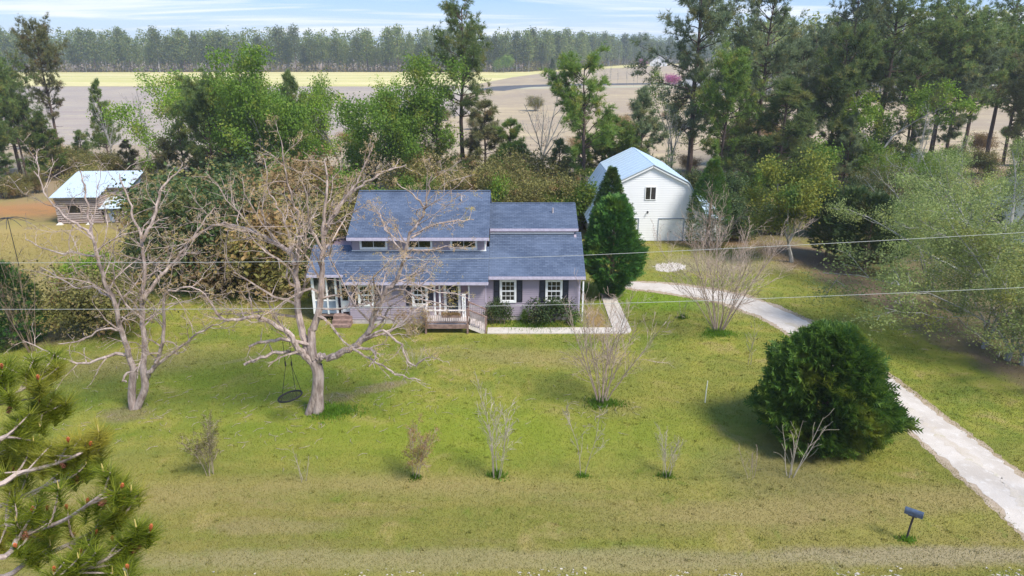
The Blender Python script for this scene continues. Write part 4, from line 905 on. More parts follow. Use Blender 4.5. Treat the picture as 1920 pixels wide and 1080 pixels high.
myrtle_plant('sapling', 51, 60, 660, 440, 1.4, 6, 'tall thin bare thicket behind the dark evergreen at left edge', r0=.03, barkm='bark_brown', sp=.9, cat='sapling')
myrtle_plant('sapling', 52, 165, 585, 480, 1.1, 5, 'bare brown sapling in dry grass behind the left tree', r0=.02, barkm='bark_brown', sp=.8, cat='sapling')
myrtle_plant('vine_shrub', 53, 778, 628, 575, 1.3, 12, 'tangled leafless vine shrub with rusty leaves against the porch', 'leaf_rust', 420, .09, r0=.012, sp=.22)
myrtle_plant('twig_shrub', 54, 775, 690, 640, .9, 9, 'low tangle of pale twigs on lawn below the porch', r0=.01, barkm='bark_pale', sp=.3)

# --- clipped and wild evergreens near the house
egg = [.62, .92, 1.0, .97, .90, .76, .52, .16]
plant('round_evergreen', cypress_meshes(68, 4.8, 2.42, egg, 6800, .68, 'cypress_bush', lump=.17), (12.95, 25.6), 'huge round dark green evergreen bush beside the driveway', 'bush', trunk_name='stem', crown_name='foliage')
cone_p = [.16, .50, .92, 1.0, .95, .82, .70, .52, .2]
p = gp(1145, 556); plant('conifer', cypress_meshes(62, atY(1145, 372, p[1])[2], 1.78, cone_p, 4600, .56, 'cypress', lump=.2), p, 'dark green pointed evergreen standing at the right end of the house', 'tree')
plant('conifer', cypress_meshes(63, atY(1157, 316, 53.5)[2], 1.75, [.8, 1, .95, .85, .7, .5, .3, .08], 4200, .40, 'cypress_light', lump=.09), (7.75, 53.5), 'taller lighter evergreen cone in front of the barn\'s left corner', 'tree')
p = gp(1337, 462); plant('conifer', cypress_meshes(64, atY(1337, 300, 56.2)[2], 1.75, [.9, 1, 1, .95, .82, .62, .4, .12], 4200, .36, 'cypress_light', SPRAY_S, lump=.05), (16.25, 56.0), 'dense smooth evergreen cone before the barn\'s right corner', 'tree')
plant('evergreen_shrub', cypress_meshes(65, 4.6, 1.7, egg, 2600, .42, 'cypress', lump=.15), (-27.6, 35.4), 'dark evergreen cut by the left edge of the view', 'shrub')
plant('azalea_bush', broad_meshes(66, 3.0, 3.0, .08, 1500, .34, .42, 'leaf_yellow', 'bark_brown', 2, 7), gp(190, 625), 'broad yellow-green bush with dark hollow base behind left bare tree', 'bush', height=2.9, sxy=1.1, crown='leaf_olive', crown_name='foliage', trunk_name='stems')
plant('azalea_bush', broad_meshes(67, 2.6, 2.4, .1, 1300, .32, .45, 'leaf_green', 'bark_brown', 2, 6), gp(165, 548), 'bright green sprawling bush behind the yellow-green bush at left', 'bush', height=1.9, sxy=1.2, crown='leaf_lime', crown_name='foliage', trunk_name='stems')
fs = broad_meshes(68, 1.2, .75, .12, 420, .20, .16, 'leaf_dark', 'bark_brown', 1, 6)
for x, y, hh, sx, lb in ((2.5, 38.55, 1.45, 1.15, 'rounded dark green foundation shrub between the two wing windows'), (-.85, 38.5, 1.35, .62, 'narrow dark foundation shrub under the left wing window'), (3.75, 38.45, .7, .75, 'low dark shrub at the right corner of the house wing'), (.75, 38.6, .75, .4, 'tiny green shrub against the wing wall left of the big one')):
    plant('foundation_shrub', fs, (x, y), lb, 'shrub', height=hh, sxy=sx, rz=x, crown_name='foliage', trunk_name='stems', crown='leaf_dark' if hh > .8 else 'leaf_green')

# --- leafing trees on the right
def leafing(seed, h, spread, leaves, mat, ls=.30, sig=.5, lv=3, barkm='bark_grey'): return broad_meshes(seed, h, spread, .22, leaves, ls, sig, mat, barkm, lv)
lt1 = leafing(71, 10.5, 6.5, 3000, 'leaf_pale', .18, .3); lt2 = leafing(72, 9.0, 6.5, 2800, 'leaf_pale', .17, .3)
lt3 = broad_meshes(75, 6.0, 4.8, .07, 3600, .17, .3, 'leaf_pale', 'bark_grey', 3, 3, up=-.02)
px_plant('leafing_tree', lt1, 1806, 588, 262, 'grey-limbed tree in pale new leaf with thick trunk right of driveway', sxy=1.15)
px_plant('leafing_tree', lt3, 1905, 678, 405, 'low drooping pale-leaved tree nearest the right edge', sxy=1.3, rz=2.0)
px_plant('leafing_tree', lt3, 1740, 545, 345, 'drooping pale-green tree just left of the thick trunk', rz=3.3, sxy=.95)
px_plant('leafing_tree', lt1, 1880, 500, 215, 'tall pale leafing tree behind the thick-trunked one at right', rz=3.3, sxy=.9)
px_plant('leafing_tree', lt2, 1690, 462, 290, 'leafing tree with silvery twigs behind the dark hedge at right', rz=4.5, sxy=.9, crown='leaf_olive')
px_plant('leafing_tree', lt3, 1850, 652, 470, 'low leafy undergrowth tree below the thick trunk at right', rz=.7, sxy=1.25)
px_plant('leafing_tree', lt2, 1780, 455, 250, 'bright yellow-green tree top between the two tall leafing trees', rz=1.7, crown='leaf_lime', sxy=.85)
px_plant('magnolia_tree', leafing(73, 7.0, 3.2, 2400, 'leaf_yellow', .34, .42, 2), 1488, 492, 318, 'yellow-flecked green tree with leaning grey trunk beside brown leaf litter', tilt=0, rz=.5)
hd = cypress_meshes(74, 5.2, 2.1, [.55, .95, 1, .95, .85, .7, .5, .2], 2600, .46, 'leaf_dark', lump=.16); 
for k, (bx, by, ty, sx, lb) in enumerate(((1548, 482, 372, .8, 'dark evergreen just right of the yellow-flecked tree'), (1585, 492, 368, .95, 'dark evergreen in the middle of the hedge row'), (1620, 508, 380, 1.0, 'nearest dark evergreen of the hedge row, ragged skirt'), (1668, 492, 398, .75, 'lighter evergreen at the right end of the hedge row'))):
    o = px_plant('hedge_evergreen', hd, bx, by, ty, lb, sxy=sx, rz=k*1.7, group='dark evergreens in the hedge row', crown='cypress' if k == 3 else None)
    for ch in o.children:
        if ch.name.startswith('crown'): ch.location.z = .55

# --- broadleaf and brush behind the house
bl_green = broad_meshes(81, 9.5, 6.2, .10, 5200, .38, .45, 'leaf_green', 'bark_grey', 2, 3); bl_lime = broad_meshes(82, 9.0, 5.6, .12, 3000, .36, .42, 'leaf_lime', 'bark_grey', 2, 3)
bl_thin = broad_meshes(83, 9.5, 3.8, .2, 900, .32, .25, 'leaf_lime', 'bark_grey', 3); brush = broad_meshes(84, 4.0, 2.6, .08, 1500, .32, .5, 'leaf_olive', 'bark_brown', 2, 6); shrub_g = broad_meshes(85, 4.0, 2.4, .10, 1700, .36, .42, 'leaf_green', 'bark_brown', 2, 5)
bl_layer = broad_meshes(88, 10, 5.0, .22, 1700, .34, .22, 'leaf_lime', 'bark_grey', 2, up=-.01)
bare_bg = broad_meshes(86, 10, 3.6, .28, 1, .01, .1, 'leaf_bud', 'bark_grey', 3)
def P_(name, ms, bx, by, ty, label, **k): return px_plant(name, ms, bx, by, ty, label, **k)
P_('broadleaf_tree', bl_green, 500, 372, 150, 'bright green leafy tree in the clump left behind the house', rz=.4, sxy=.85)
P_('broadleaf_tree', bl_lime, 372, 335, 140, 'lime-green tree at the left top of the clump', rz=1.4, sxy=1.0)
P_('broadleaf_tree', bl_lime, 560, 345, 142, 'yellow-green airy tree at the clump\'s right shoulder', rz=2.4, sxy=.75)
P_('broadleaf_tree', bl_thin, 640, 345, 165, 'thin leafing tree just right of the green clump', rz=3.1)
P_('broadleaf_tree', bl_green, 765, 372, 165, 'big bright green tree left of the tallest central pine', rz=2.2, sxy=.95)
P_('broadleaf_tree', bl_thin, 705, 352, 150, 'sparse pale tree left of the big bright green tree', rz=.3)
P_('broadleaf_tree', bl_layer, 1625, 345, 112, 'bright lime tree standing before the dark right-hand pines', rz=1.0, sxy=1.0)
P_('broadleaf_tree', bl_thin, 1255, 330, 130, 'thin bright tree left of the barn-side pines', rz=1.9, sxy=.6, crown='leaf_lime')
P_('broadleaf_tree', shrub_g, 946, 412, 328, 'vivid green rounded shrub behind the house\'s lower wing', height=None, rz=0, sxy=.75, crown='leaf_lime') if False else plant('broadleaf_shrub', shrub_g, (-.8, 60.5), 'vivid green rounded shrub behind the house\'s lower wing', 'shrub', height=4.4, sxy=.72, crown='leaf_green', crown_name='foliage', trunk_name='stems')
P_('bare_tree', bare_bg, 282, 308, 165, 'fine-twigged bare tree against the fallow field at left', sxy=.8)
P_('bare_tree', bare_bg, 1012, 352, 165, 'crooked bare tree between the central pine and round-topped pine', rz=1.2, sxy=.9)
P_('bare_tree', bare_bg, 1708, 372, 190, 'dead grey snag with broken limbs behind the right shrubs', rz=2.2, sxy=.4)
P_('bare_tree', bare_bg, 1250, 372, 195, 'thin dark bare tree just behind the barn roof', rz=3.0, sxy=.45)
P_('bare_tree', bare_bg, 215, 312, 185, 'grey hazy bare tree beside the small left pine', rz=4.0, sxy=.6)
# dark shrub bank left of the house
bank = [(325, 505, 420), (365, 520, 372), (415, 528, 352), (468, 535, 372), (520, 538, 380), (560, 530, 400), (425, 452, 330), (430, 470, 318), (510, 470, 325), (590, 470, 345)]
wh = ['left end', 'second from the left', 'middle', 'right of the middle', 'right part', 'right end by sun room', 'upper left', 'upper middle', 'upper right', 'top right by roof']
for k, (bx, by, ty) in enumerate(bank):
    P_('evergreen_shrub', (shrub_g, brush)[k % 3 == 2], bx, by, ty, 'overgrown shrub, %s of dark bank left of house' % wh[k], cat='shrub', rz=k*1.3, sxy=1.15, crown=('leaf_dark', 'leaf_olive', 'leaf_dark', 'leaf_rust', 'leaf_olive')[k % 5], group='shrub bank left of the house', crown_name='foliage', trunk_name='stems')
P_('evergreen_shrub', brush, 300, 470, 395, 'lime-tinted brush at the left foot of the shrub bank', cat='shrub', crown='leaf_lime', sxy=.8, crown_name='foliage', trunk_name='stems')

# --- pines
PV = [pine_meshes(101, 22, .36, 5.4, 1.0, mat='needle_dark'), pine_meshes(102, 20, .25, 5.0, 1.0, mat='needle_blue', shape='irr'), pine_meshes(103, 14, .2, 4.3, 1.1, mat='needle_green'),
      pine_meshes(104, 13, .12, 3.9, 1.1, shape='cone', mat='needle_green', tuft=.5), pine_meshes(105, 21, .38, 5.4, .9, mat='needle_dark', shape='irr', lean=1.0), pine_meshes(106, 10, .10, 3.3, 1.2, mat='needle_olive', shape='cone')]
def pine(v, bx, by, ty, label, **k): return px_plant('pine_tree', PV[v], bx, by, ty, label, **k)
pine(4, 866, 345, 16, 'tallest central pine with dark trunk rising above the far wood', rz=.6, sxy=1.0)
pine(2, 1088, 392, 127, 'round-topped bright green pine behind the house wing', rz=1.0, sxy=1.05)
pine(5, 908, 352, 190, 'brownish thin pine right of the tallest central pine', rz=.2, sxy=1.1)
pine(3, 822, 362, 205, 'small green pine left of the tallest central pine\'s trunk', rz=2.0)
pine(3, 1195, 372, 168, 'medium bluish pine left of the barn roof', rz=1.1, crown='needle_blue')
pine(5, 1140, 380, 215, 'olive young pine right beside the round-topped pine', rz=3.0, crown='needle_green', sxy=1.2)
pine(1, 1288, 352, -22, 'tall ragged pine just right of the barn peak', rz=.4, sxy=1.05)
pine(4, 1415, 352, -8, 'tall pine with bare lower trunk second from the barn', rz=1.9, sxy=.9, crown='needle_blue')
pine(2, 1345, 372, 118, 'bushy mid-height green pine between the two tall barn pines', rz=2.7, sxy=.9)
pine(5, 1447, 372, 150, 'mid-height pine with paired thin trunks right of the barn', rz=.8, sxy=1.3, crown='needle_dark')
pine(2, 1550, 345, 72, 'thick-trunked green pine in the middle of right stand', rz=3.6, sxy=.95, crown='needle_dark')
pine(4, 1562, 322, -28, 'tall forked pine cut by the top edge of the view', rz=4.4, sxy=.75, crown='needle_blue')
pine(0, 1632, 318, -30, 'broad dark pine with spreading limbs in the right stand', rz=5.0, sxy=1.15)
pine(0, 1740, 318, 28, 'dark dense pine right of the broad spreading one', rz=.9, sxy=1.1)
pine(4, 1850, 300, -18, 'high-crowned pine with slim forked trunk near the right edge', rz=2.2, sxy=.9)
pine(0, 1800, 312, 70, 'dark mid-height pine below the high-crowned right pine', rz=3.3, sxy=1.1)
pine(4, 1912, 305, 5, 'rightmost tall pine cut by the right edge', rz=4.1)
pine(2, 1905, 342, 120, 'olive-gold pine low at the right edge', rz=1.5, crown='needle_olive')
pine(2, 1480, 338, 100, 'round green pine behind the paired thin trunks', rz=.1, crown='needle_blue', sxy=.9)
pine(2, 1690, 330, 130, 'dark low pine behind the bright lime tree', rz=5.5, crown='needle_dark')
pine(0, 118, 312, 60, 'tall flat-topped pine rising at left against far wood', rz=1.2, sxy=.8, crown='needle_olive')
pine(0, 22, 352, 112, 'dark pine at the left edge, tallest of its clump', rz=2.4, sxy=.8)
pine(4, 55, 345, 140, 'dark pine second from the left edge', rz=3.4, sxy=.7)
pine(2, 75, 342, 190, 'low dark pine under the tall flat-topped one', rz=.4, crown='needle_dark', sxy=.9)
pine(0, -25, 345, 125, 'pine half outside the left edge', rz=4.4, sxy=.8)
pine(3, 205, 300, 152, 'small spiky pine beside the grey bare tree at left', rz=.8, sxy=.7)
pine(5, 160, 325, 245, 'low young pine behind the log shed', rz=1.8, crown='needle_dark')
pine(2, 405, 362, 158, 'dark shaggy pine at the left of the green clump', rz=2.9, crown='needle_dark', sxy=1.05)
pine(5, 348, 348, 232, 'little dark pine at the far left foot of the clump', rz=.9, crown='needle_dark')
pine(3, 562, 352, 138, 'spiky pine top rising from the right of the green clump', rz=1.9, crown='needle_dark', sxy=.8)
pine(5, 735, 330, 252, 'small dark-blue pine inside the bright green tree', rz=.7, crown='needle_dark', sxy=.7)

for k, (bx, by, ty, v) in enumerate([(1370, 335, 75, 4), (1500, 322, 60, 1), (1590, 315, 70, 4), (1700, 312, 60, 0), (1770, 318, 90, 2), (1880, 308, 80, 2), (1390, 348, 195, 3), (1580, 350, 215, 3)]):
    pine(v, bx, by, ty, 'pine in the dense back rows of the right-hand stand', rz=k*.9, group='back rows of the right-hand pine stand', crown=('needle_dark', 'needle_blue', 'needle_green')[k % 3])
for k, (bx, by, ty, v, lb) in enumerate([(955, 372, 225, 5, 'young pine right behind the vivid green shrub'), (1045, 378, 262, 5, 'low bushy pine left of the round-topped pine\'s trunk'), (1165, 385, 248, 2, 'small broad pine hugging the barn\'s left side'), (680, 362, 238, 3, 'dim green pine left of the big bright green tree'), (455, 352, 175, 3, 'dark pine spire inside the left green clump'), (5, 372, 215, 2, 'low dark pine at the very left edge'), (98, 338, 212, 3, 'small pine beneath the tall flat-topped pine'), (40, 330, 118, 1, 'shaggy pine between the two left-edge pines'), (318, 360, 268, 2, 'low spreading pine at the foot of the left clump'), (248, 332, 262, 5, 'little olive pine behind the shed roof')]):
    pine(v, bx, by, ty, lb, rz=k*1.3, crown=('needle_green', 'needle_dark', 'needle_green', 'needle_dark', 'needle_dark', 'needle_dark', 'needle_green', 'needle_dark', 'needle_olive', 'needle_olive')[k], sxy=1.1)
# --- undergrowth along the tree line: individual brush
r = np.random.default_rng(77)
labels_b = {5: 'green undergrowth between the trunks of the right-hand pines', 3: 'olive brush at the tree line behind the log shed', 4: 'green leafy brush mixed into the tree line behind the house', 0: 'tangled olive brush at the tree line behind the house', 1: 'dark green evergreen brush at the tree line behind the barn', 2: 'low rusty brush along the field edge'}
spots = []
for i in range(34): spots.append((r.uniform(-24, 7), r.uniform(58, 74), (0, 4)[i % 5 in (1, 3)], r.uniform(2.2, 5.0)))
for i in range(30): spots.append((r.uniform(18.5, 46), r.uniform(57, 74), 1, r.uniform(1.8, 3.6)))
for i in range(26): spots.append((r.uniform(-75, -25), r.uniform(68, 92), 3, r.uniform(1.6, 3.4)))
for i in range(20): spots.append((r.uniform(-10, 48), r.uniform(76, 96), 2, r.uniform(1.0, 2.2)))
for i in range(24): spots.append((r.uniform(26, 80), r.uniform(74, 98), 5, r.uniform(2.4, 5.2)))
for i, (x, y, t, h_) in enumerate(spots):
    if -43 < x < -35 and y < 71: continue
    plant('brush', (brush, shrub_g, brush, brush, shrub_g, shrub_g)[t], (x, y), labels_b[t], 'brush', height=h_, rz=i*1.1, group='brush along the tree line: %s' % ('olive', 'dark green', 'rusty', 'behind the shed', 'leafy green', 'under the right-hand pines')[t], sxy=r.uniform(.8, 1.2), crown=('leaf_olive', 'leaf_dark', 'leaf_rust', 'leaf_olive', 'leaf_green', ('leaf_green', 'leaf_dark', 'leaf_olive')[i % 3])[t], crown_name='foliage', trunk_name='stems')

twig = myrtle(87, 3.0, 1.8, 9, 'bark_brown', 2, .03, .6)
for i in range(70):
    if i < 45: x, y = r.uniform(-20, 75), r.uniform(84, 190)
    else: x, y = r.uniform(-80, -14), r.uniform(84, 120)
    plant('scrub', (twig[0], None, 3.0) if i % 2 else brush, (x, y), 'bare grey twiggy scrub in the straw field' if i % 2 else 'small tan leafy scrub in the straw field', 'scrub', height=r.uniform(1.2, 3.4), rz=i*1.0, sxy=r.uniform(.8, 1.5), group='bare scrub in the straw field' if i % 2 else 'leafy scrub in the straw field', crown=None if i % 2 else ('leaf_olive', 'leaf_rust')[i % 4 == 0], crown_name='foliage', trunk_name='stems')
# --- far wood: front row tree by tree, the mass behind as one
def far_tree(seed, h=25., mat='forest_crown', w=3.6):
    r = np.random.default_rng(seed); tr = MB(); tr.tube([(0, 0, 0), (r.normal(0, .3), 0, h*.5), (r.normal(0, .4), 0, h*.93)], [.34, .26, .08], 5); cr = MB(); n = 260
    t = r.uniform(0, 1, n)**.8; a = r.uniform(0, 6.28, n); rad = w*(np.sin(np.pi*np.clip(.12+.86*t, 0, 1))**.6*.9+.1)*r.uniform(.25, 1.05, n); pos = np.c_[np.cos(a)*rad, np.sin(a)*rad, h*(.30+.70*t)]
    scatter(cr, CLUMP, pos, r.normal(0, 1, (n, 3))+np.array((0, 0, .3)), r.uniform(1.1, 2.1, n), r); return tr.mesh('trunk', M['bark_grey' if seed % 2 else 'bark_pine']), cr.mesh('crown', M[mat]), h
FT = [far_tree(201+i, 25, 'forest_crown', (3.4, 4.0, 3.0, 4.4)[i % 4]) for i in range(6)]
EDGE = [(-520, 505), (-137, 519), (-40, 512), (10, 522), (60, 620), (110, 735), (165, 800), (260, 830)]
EX = np.array(EDGE, float); es = np.r_[0, np.cumsum(np.linalg.norm(np.diff(EX, axis=0), axis=1))]
r = np.random.default_rng(88); nfr = 150
for i in range(nfr):
    s = es[-1]*(i+r.uniform(.2, .8))/nfr; x = np.interp(s, es, EX[:, 0]); y = np.interp(s, es, EX[:, 1])+abs(r.normal(0, 3))
    plant('forest_pine', FT[i % 6], (x, y), 'slim hazy pine in the front row of the far wood', height=25*r.uniform(.6, 1.2), rz=r.uniform(0, 6), sxy=r.uniform(.9, 1.3), group='front row of the far wood')
def wood(name, label, pts, seed, hh=25):
    r = np.random.default_rng(seed); mb = MB(); pts = np.array(pts); n = len(pts); K = 46
    c = np.repeat(pts, K, axis=0); h_ = np.repeat(hh*r.uniform(.62, 1.2, n), K); t = r.uniform(0, 1, n*K)**.8; a = r.uniform(0, 6.28, n*K); rad = 4.0*(np.sin(np.pi*np.clip(.12+.86*t, 0, 1))**.6*.9+.1)*r.uniform(.3, 1.05, n*K)
    pos = np.c_[c[:, 0]+np.cos(a)*rad, c[:, 1]+np.sin(a)*rad, h_*(.22+.78*t)]; scatter(mb, clump_tmpl(4, .7, 9), pos, r.normal(0, 1, (n*K, 3)), r.uniform(1.4, 2.6, n*K), r)
    o = mb.build('foliage', M['forest_crown']); tr = MB()
    for p, q in zip(pts, h_[::K]): tr.tube([(*p, 0), (*p, q*.9)], [.32, .1], 4, False)
    e = empty(name, (0, 0, 0), 0, label, 'wood'); e['kind'] = 'stuff'; o.parent = e; o['kind'] = 'stuff'; q = tr.build('trunks', M['bark_grey'], e); q['kind'] = 'stuff'
pts = []
for i in range(1100):
    s = es[-1]*r.random(); x = np.interp(s, es, EX[:, 0]); y = np.interp(s, es, EX[:, 1]); pts.append((x+r.normal(0, 3), y+5+110*r.random()**1.4))
wood('far_wood', 'hazy pine wood filling the horizon behind its front row', pts, 5)
pts = [(r.uniform(85, 360), 215+r.uniform(0, 110)) for i in range(420)]
wood('right_wood', 'nearer pine wood behind the tall pines at right', pts, 6, 24)
mb = MB(); n = 16000; s = es[-1]*r.random(n); x = np.interp(s, es, EX[:, 0]); y = np.interp(s, es, EX[:, 1])-1+8*r.random(n); scatter(mb, clump_tmpl(3, .8, 11), np.c_[x, y, 7.5*r.random(n)**1.7], r.normal(0, 1, (n, 3))+np.array((0, 0, 1)), r.uniform(.7, 1.5, n), r)
tag(mb.build('wood_understory', M['leaf_olive']), 'dark undergrowth along the foot of the far wood', 'undergrowth', kind='stuff')
# lone field trees
px_plant('field_conifer', cypress_meshes(91, 12, 2.4, [.8, 1, .9, .7, .5, .3, .1], 700, 1.1, 'leaf_dark'), 1035, 152, 110, 'dark lone conifer beside the far road')
px_plant('field_tree', far_tree(231, 16, 'needle_dark', 4.0), 1075, 140, 97, 'round-crowned lone pine left of the far thin trunks', sxy=.9)
px_plant('field_tree', broad_meshes(92, 9, 5, .2, 500, 1.0, .9, 'leaf_lime', 'bark_grey', 1), 945, 136, 106, 'pale green tree at the far wood\'s edge right of the tall pine')
px_plant('azalea_bush', broad_meshes(93, 3.0, 3, .1, 300, .7, .5, 'leaf_pink', 'bark_brown', 1, 4), 1262, 160, 143, 'pink flowering bush by the half-hidden far house', crown_name='foliage', trunk_name='stems', cat='bush')
px_plant('azalea_bush', broad_meshes(94, 6, 4, .1, 300, 1.3, .8, 'leaf_pink', 'bark_brown', 1, 4), 1204, 124, 113, 'reddish bush left of the distant white house', crown_name='foliage', trunk_name='stems', cat='bush')
for k, (bx, ty) in enumerate(((1118, 128), (1132, 124), (1143, 118), (1158, 130), (1175, 124), (1188, 130), (1195, 126), (1216, 130))):
    px_plant('thin_tree', bare_bg, bx, 158+(k % 3)*2, ty, 'thin bare tree in the row beside the far road', sxy=.35, rz=k, group='thin trees beside the far road')

# --- weeds round the trunk feet
def weeds(label, cx, cy, R, n, h_, seed, mat='grass_weed'):
    r = np.random.default_rng(seed); a = r.uniform(0, 6.28, n); q = R*np.abs(r.normal(0, .5, n))*(1+.35*np.sin(3*a+seed)); x = cx+np.cos(a)*q*1.25; y = cy+np.sin(a)*q*.8; hh = h_*r.uniform(.4, 1.2, n)*(1.1-.5*np.minimum(1.6, q/R)); b_ = np.c_[x, y, np.zeros(n)]; s = r.normal(0, .013, (n, 3))*np.array((1, 1, 0)); tip = b_+np.c_[r.normal(0, .35, n)*hh, r.normal(0, .35, n)*hh, hh]
    mb = MB(); mb.add(np.stack([b_-s, b_+s, tip], 1).reshape(-1, 3), np.arange(3*n).reshape(-1, 3)); tag(mb.build('weed_patch', M[mat]), label, 'weeds', kind='stuff')
q = gp(625, 772); weeds('bright green weeds round the foot of the pecan tree', q[0], q[1], 1.15, 3500, .22, 1)
q = gp(1130, 757); weeds('bright green weeds at the foot of the upright crape myrtle', q[0], q[1], .8, 2600, .24, 2)
q = gp(1347, 626); weeds('green weeds at the foot of the wide crape myrtle', q[0], q[1], .9, 2200, .26, 3)
weeds('rough green grass strip along the house wing', 1.4, 38.35, 2.5, 3000, .22, 4); q = gp(932, 893); weeds('weeds at the foot of the twiggy sapling', q[0], q[1], .35, 500, .3, 5)
q = gp(1699, 1013); weeds('weeds at the foot of the mailbox post', q[0], q[1], .3, 300, .2, 6); q = gp(1279, 597); weeds('green tuft at the short sapling', q[0], q[1], .3, 400, .3, 7)
q = gp(780, 896); weeds('green grass at the foot of the rusty sapling', q[0], q[1], .3, 350, .16, 8); q = gp(1093, 893); weeds('green grass at the foot of the slender sapling', q[0], q[1], .3, 300, .16, 9); q = gp(1250, 893); weeds('green grass at the foot of the bushy sapling', q[0], q[1], .35, 400, .18, 10)
r = np.random.default_rng(9); mb = MB(); n = 160; scatter(mb, CLUMP_FINE, np.c_[r.uniform(-3.98, -2.95, n), r.normal(36.78, .05, n), 1.22+abs(r.normal(0, .06, n))], r.normal(0, 1, (n, 3)), .09, r); mb.v = [v-np.array((-3.45, 36.80, 1.06)) for v in mb.v]; mb.build('dried_foliage', M['leaf_rust'], pb)

mb = MB(); r = np.random.default_rng(41)
for cx, cy, R_, n in ((-9, 27.5, 4.5, 150), (-17, 28, 4.5, 110), (-3, 31, 5, 60), (25, 38, 4, 120), (4, 28, 2.5, 40)):
    for _ in range(n):
        x, y = cx+r.normal(0, R_*.6), cy+r.normal(0, R_*.4); a = r.uniform(0, 6.28); L_ = r.uniform(.1, .55); mb.tube([(x, y, .03), (x+math.cos(a)*L_*.5, y+math.sin(a)*L_*.5, .055), (x+math.cos(a+.3)*L_, y+math.sin(a+.3)*L_, .035)], [.009, .008, .005], 4, False)
tag(mb.build('fallen_twigs', M['bark_pecan']), 'fallen twigs scattered on the lawn under the bare trees', 'twigs', kind='stuff')
# --- near pine at the lower left: limbs reach into view from a trunk outside the frame
r = np.random.default_rng(12)
def at_depth(x, y, d): v = ray(x, y); return np.array((0, 0, H))+v*d
np_root = empty('near_pine', (-8.3, 6.3, 0), 0, 'near pine whose needled branches with cones fill the lower left corner', 'tree')
O = np.array((-8.3, 6.3, 0)); tr = MB(); tr.tube([(0, 0, -.1), (.1, .05, 5), (.05, .1, 10), (0, 0, 14.2)], [.24, .19, .12, .05], 10)
NB = [([(-330, 700), (-80, 770), (0, 750), (45, 728), (70, 705)], 6.8), ([(-330, 760), (-60, 830), (0, 822), (40, 800), (90, 770)], 7.2), ([(-330, 900), (-80, 915), (40, 886), (110, 868), (150, 850), (178, 835)], 6.6),
      ([(-330, 960), (-60, 960), (30, 935), (100, 905), (150, 890)], 7.6), ([(-330, 1020), (-60, 1040), (40, 1005), (120, 975), (180, 935), (215, 910)], 6.3), ([(-330, 1050), (-60, 1080), (60, 1050), (150, 1010), (205, 980), (235, 965)], 6.9),
      ([(-330, 1150), (-40, 1130), (80, 1095), (150, 1070), (205, 1045), (228, 1020)], 6.0), ([(-330, 1000), (-50, 990), (20, 985), (70, 1000)], 7.2), ([(-330, 1200), (0, 1160), (100, 1130), (190, 1090), (232, 1066)], 6.5), ([(-330, 850), (-80, 870), (0, 862), (45, 850)], 7.8)]
tp, td = [], []; cones = []
for pts, dep in NB:
    P = np.array([at_depth(x, y, dep+.25*r.normal()) for x, y in pts]); P[0] = O+np.array((0, 0, P[0][2]-.2)); P = smooth(P, 6)-O
    tr.tube(P, np.linspace(.03, .009, len(P)), 6, False); m = len(P)
    for k in range(15):
        t = r.uniform(.35, 1.0); q = np.array([np.interp(t*(m-1), range(m), P[:, c]) for c in range(3)]); d = unit(P[-1]-P[m//2]); dd = unit(d+r.normal(0, .65, 3)+np.array((0, 0, .15))); L_ = r.uniform(.18, .5)*(1.15-.5*t); Q = branch_path(q, dd, L_, r, 3, .15, .12); tr.tube(Q, [.012, .010, .008, .006], 5, False)
        for s in range(r.integers(1, 3)): tp.append(Q[-1]-unit(Q[-1]-Q[-2])*.12*s); td.append(unit(Q[-1]-Q[-2]+np.array((0, 0, .25))))
        if r.random() < .14: cones.append(Q[1]+np.array((0, 0, -.03)))
    tp.append(P[-1]); td.append(unit(P[-1]-P[-3]+np.array((0, 0, .06))))
tr.build('trunk', M['bark_pecan'], np_root)
cr = MB(); scatter(cr, TUFT_FINE, np.array(tp), np.array(td), r.uniform(.17, .24, len(tp)), r); cr.build('needles', M['needle_near'], np_root)
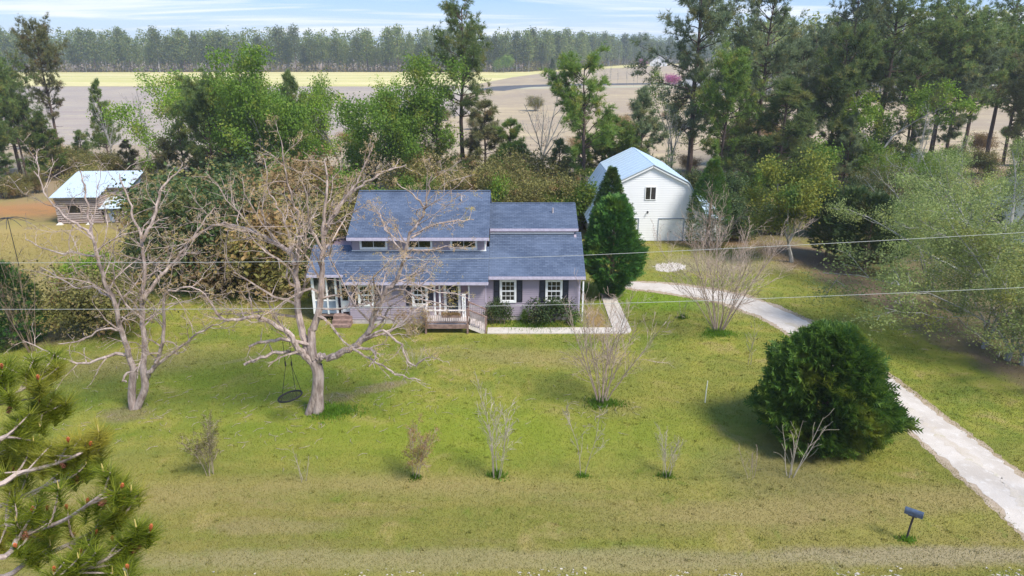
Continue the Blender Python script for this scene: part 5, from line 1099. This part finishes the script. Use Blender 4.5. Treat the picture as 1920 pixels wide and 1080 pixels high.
cn = MB(); ct = MB(); kt = MB()
def conelet(mb_, p, d, L_, R, k=7):
    for i in range(5):
        t = i/5; rr = R*math.sin(math.pi*(.18+.75*t)); d_, u, w = [x[0] for x in frames(np.array(d)[None], r)]
        for j in range(k):
            a = 2*math.pi*j/k+i*.5; o = u*math.cos(a)+w*math.sin(a); b0 = p+d_*L_*t; s = np.cross(d_, o)*R*.42; mb_.add([b0-s, b0+s, b0+o*rr+d_*L_*.28], [(0, 1, 2)]); mb_.add([b0-s+d_*.3*L_, b0+o*rr+d_*L_*.28, b0+s+d_*.3*L_], [(0, 1, 2)])
for p in cones[:26]:
    one = MB(); conelet(one, p, unit(np.array((r.normal(0, .5), r.normal(0, .5), -.6))), .085, .038); one.build('pine_cone', M['cone'], np_root)
for p, d in zip(tp, td):
    if r.random() < .16: kt.tube([p, p+unit(d*.5+np.array((0, 0, 1)))*r.uniform(.05, .09)], [.007, .004], 5)
    if r.random() < .16: conelet(ct, p+d*.03, d, .05, .02, 6)
tag(kt.build('candle_shoots', M['candle'], np_root), kind='stuff'); tag(ct.build('catkins', M['catkin'], np_root), kind='stuff')

# ------------------------------------------------------------------ the air
hm = bpy.data.materials.new('haze'); hm.use_nodes = True; hn = hm.node_tree
for n in list(hn.nodes):
    if n.type != 'OUTPUT_MATERIAL': hn.nodes.remove(n)
pv = hn.nodes.new('ShaderNodeVolumePrincipled'); pv.inputs['Color'].default_value = (.86, .92, 1, 1); pv.inputs['Density'].default_value = .00034; pv.inputs['Anisotropy'].default_value = .2
hn.links.new(pv.outputs[0], hn.nodes['Material Output'].inputs['Volume'])
tag(MB().box(-1510, 1510, -310, 1910, -1.2, 36).build('haze', hm), 'thin pale haze over the fields and woods', 'haze', kind='stuff')

# put the pivots of the big things at their bases
for root, base in ((house, (-3.0, 39.0, 0)), (barn, (11.6, 57.3, 0)), (deck, (-3.7, 37.6, 0)), (walk, (2.0, 37.3, 0))):
    root.location = base
    for ch in root.children: ch.location = ch.location-Vector(base)
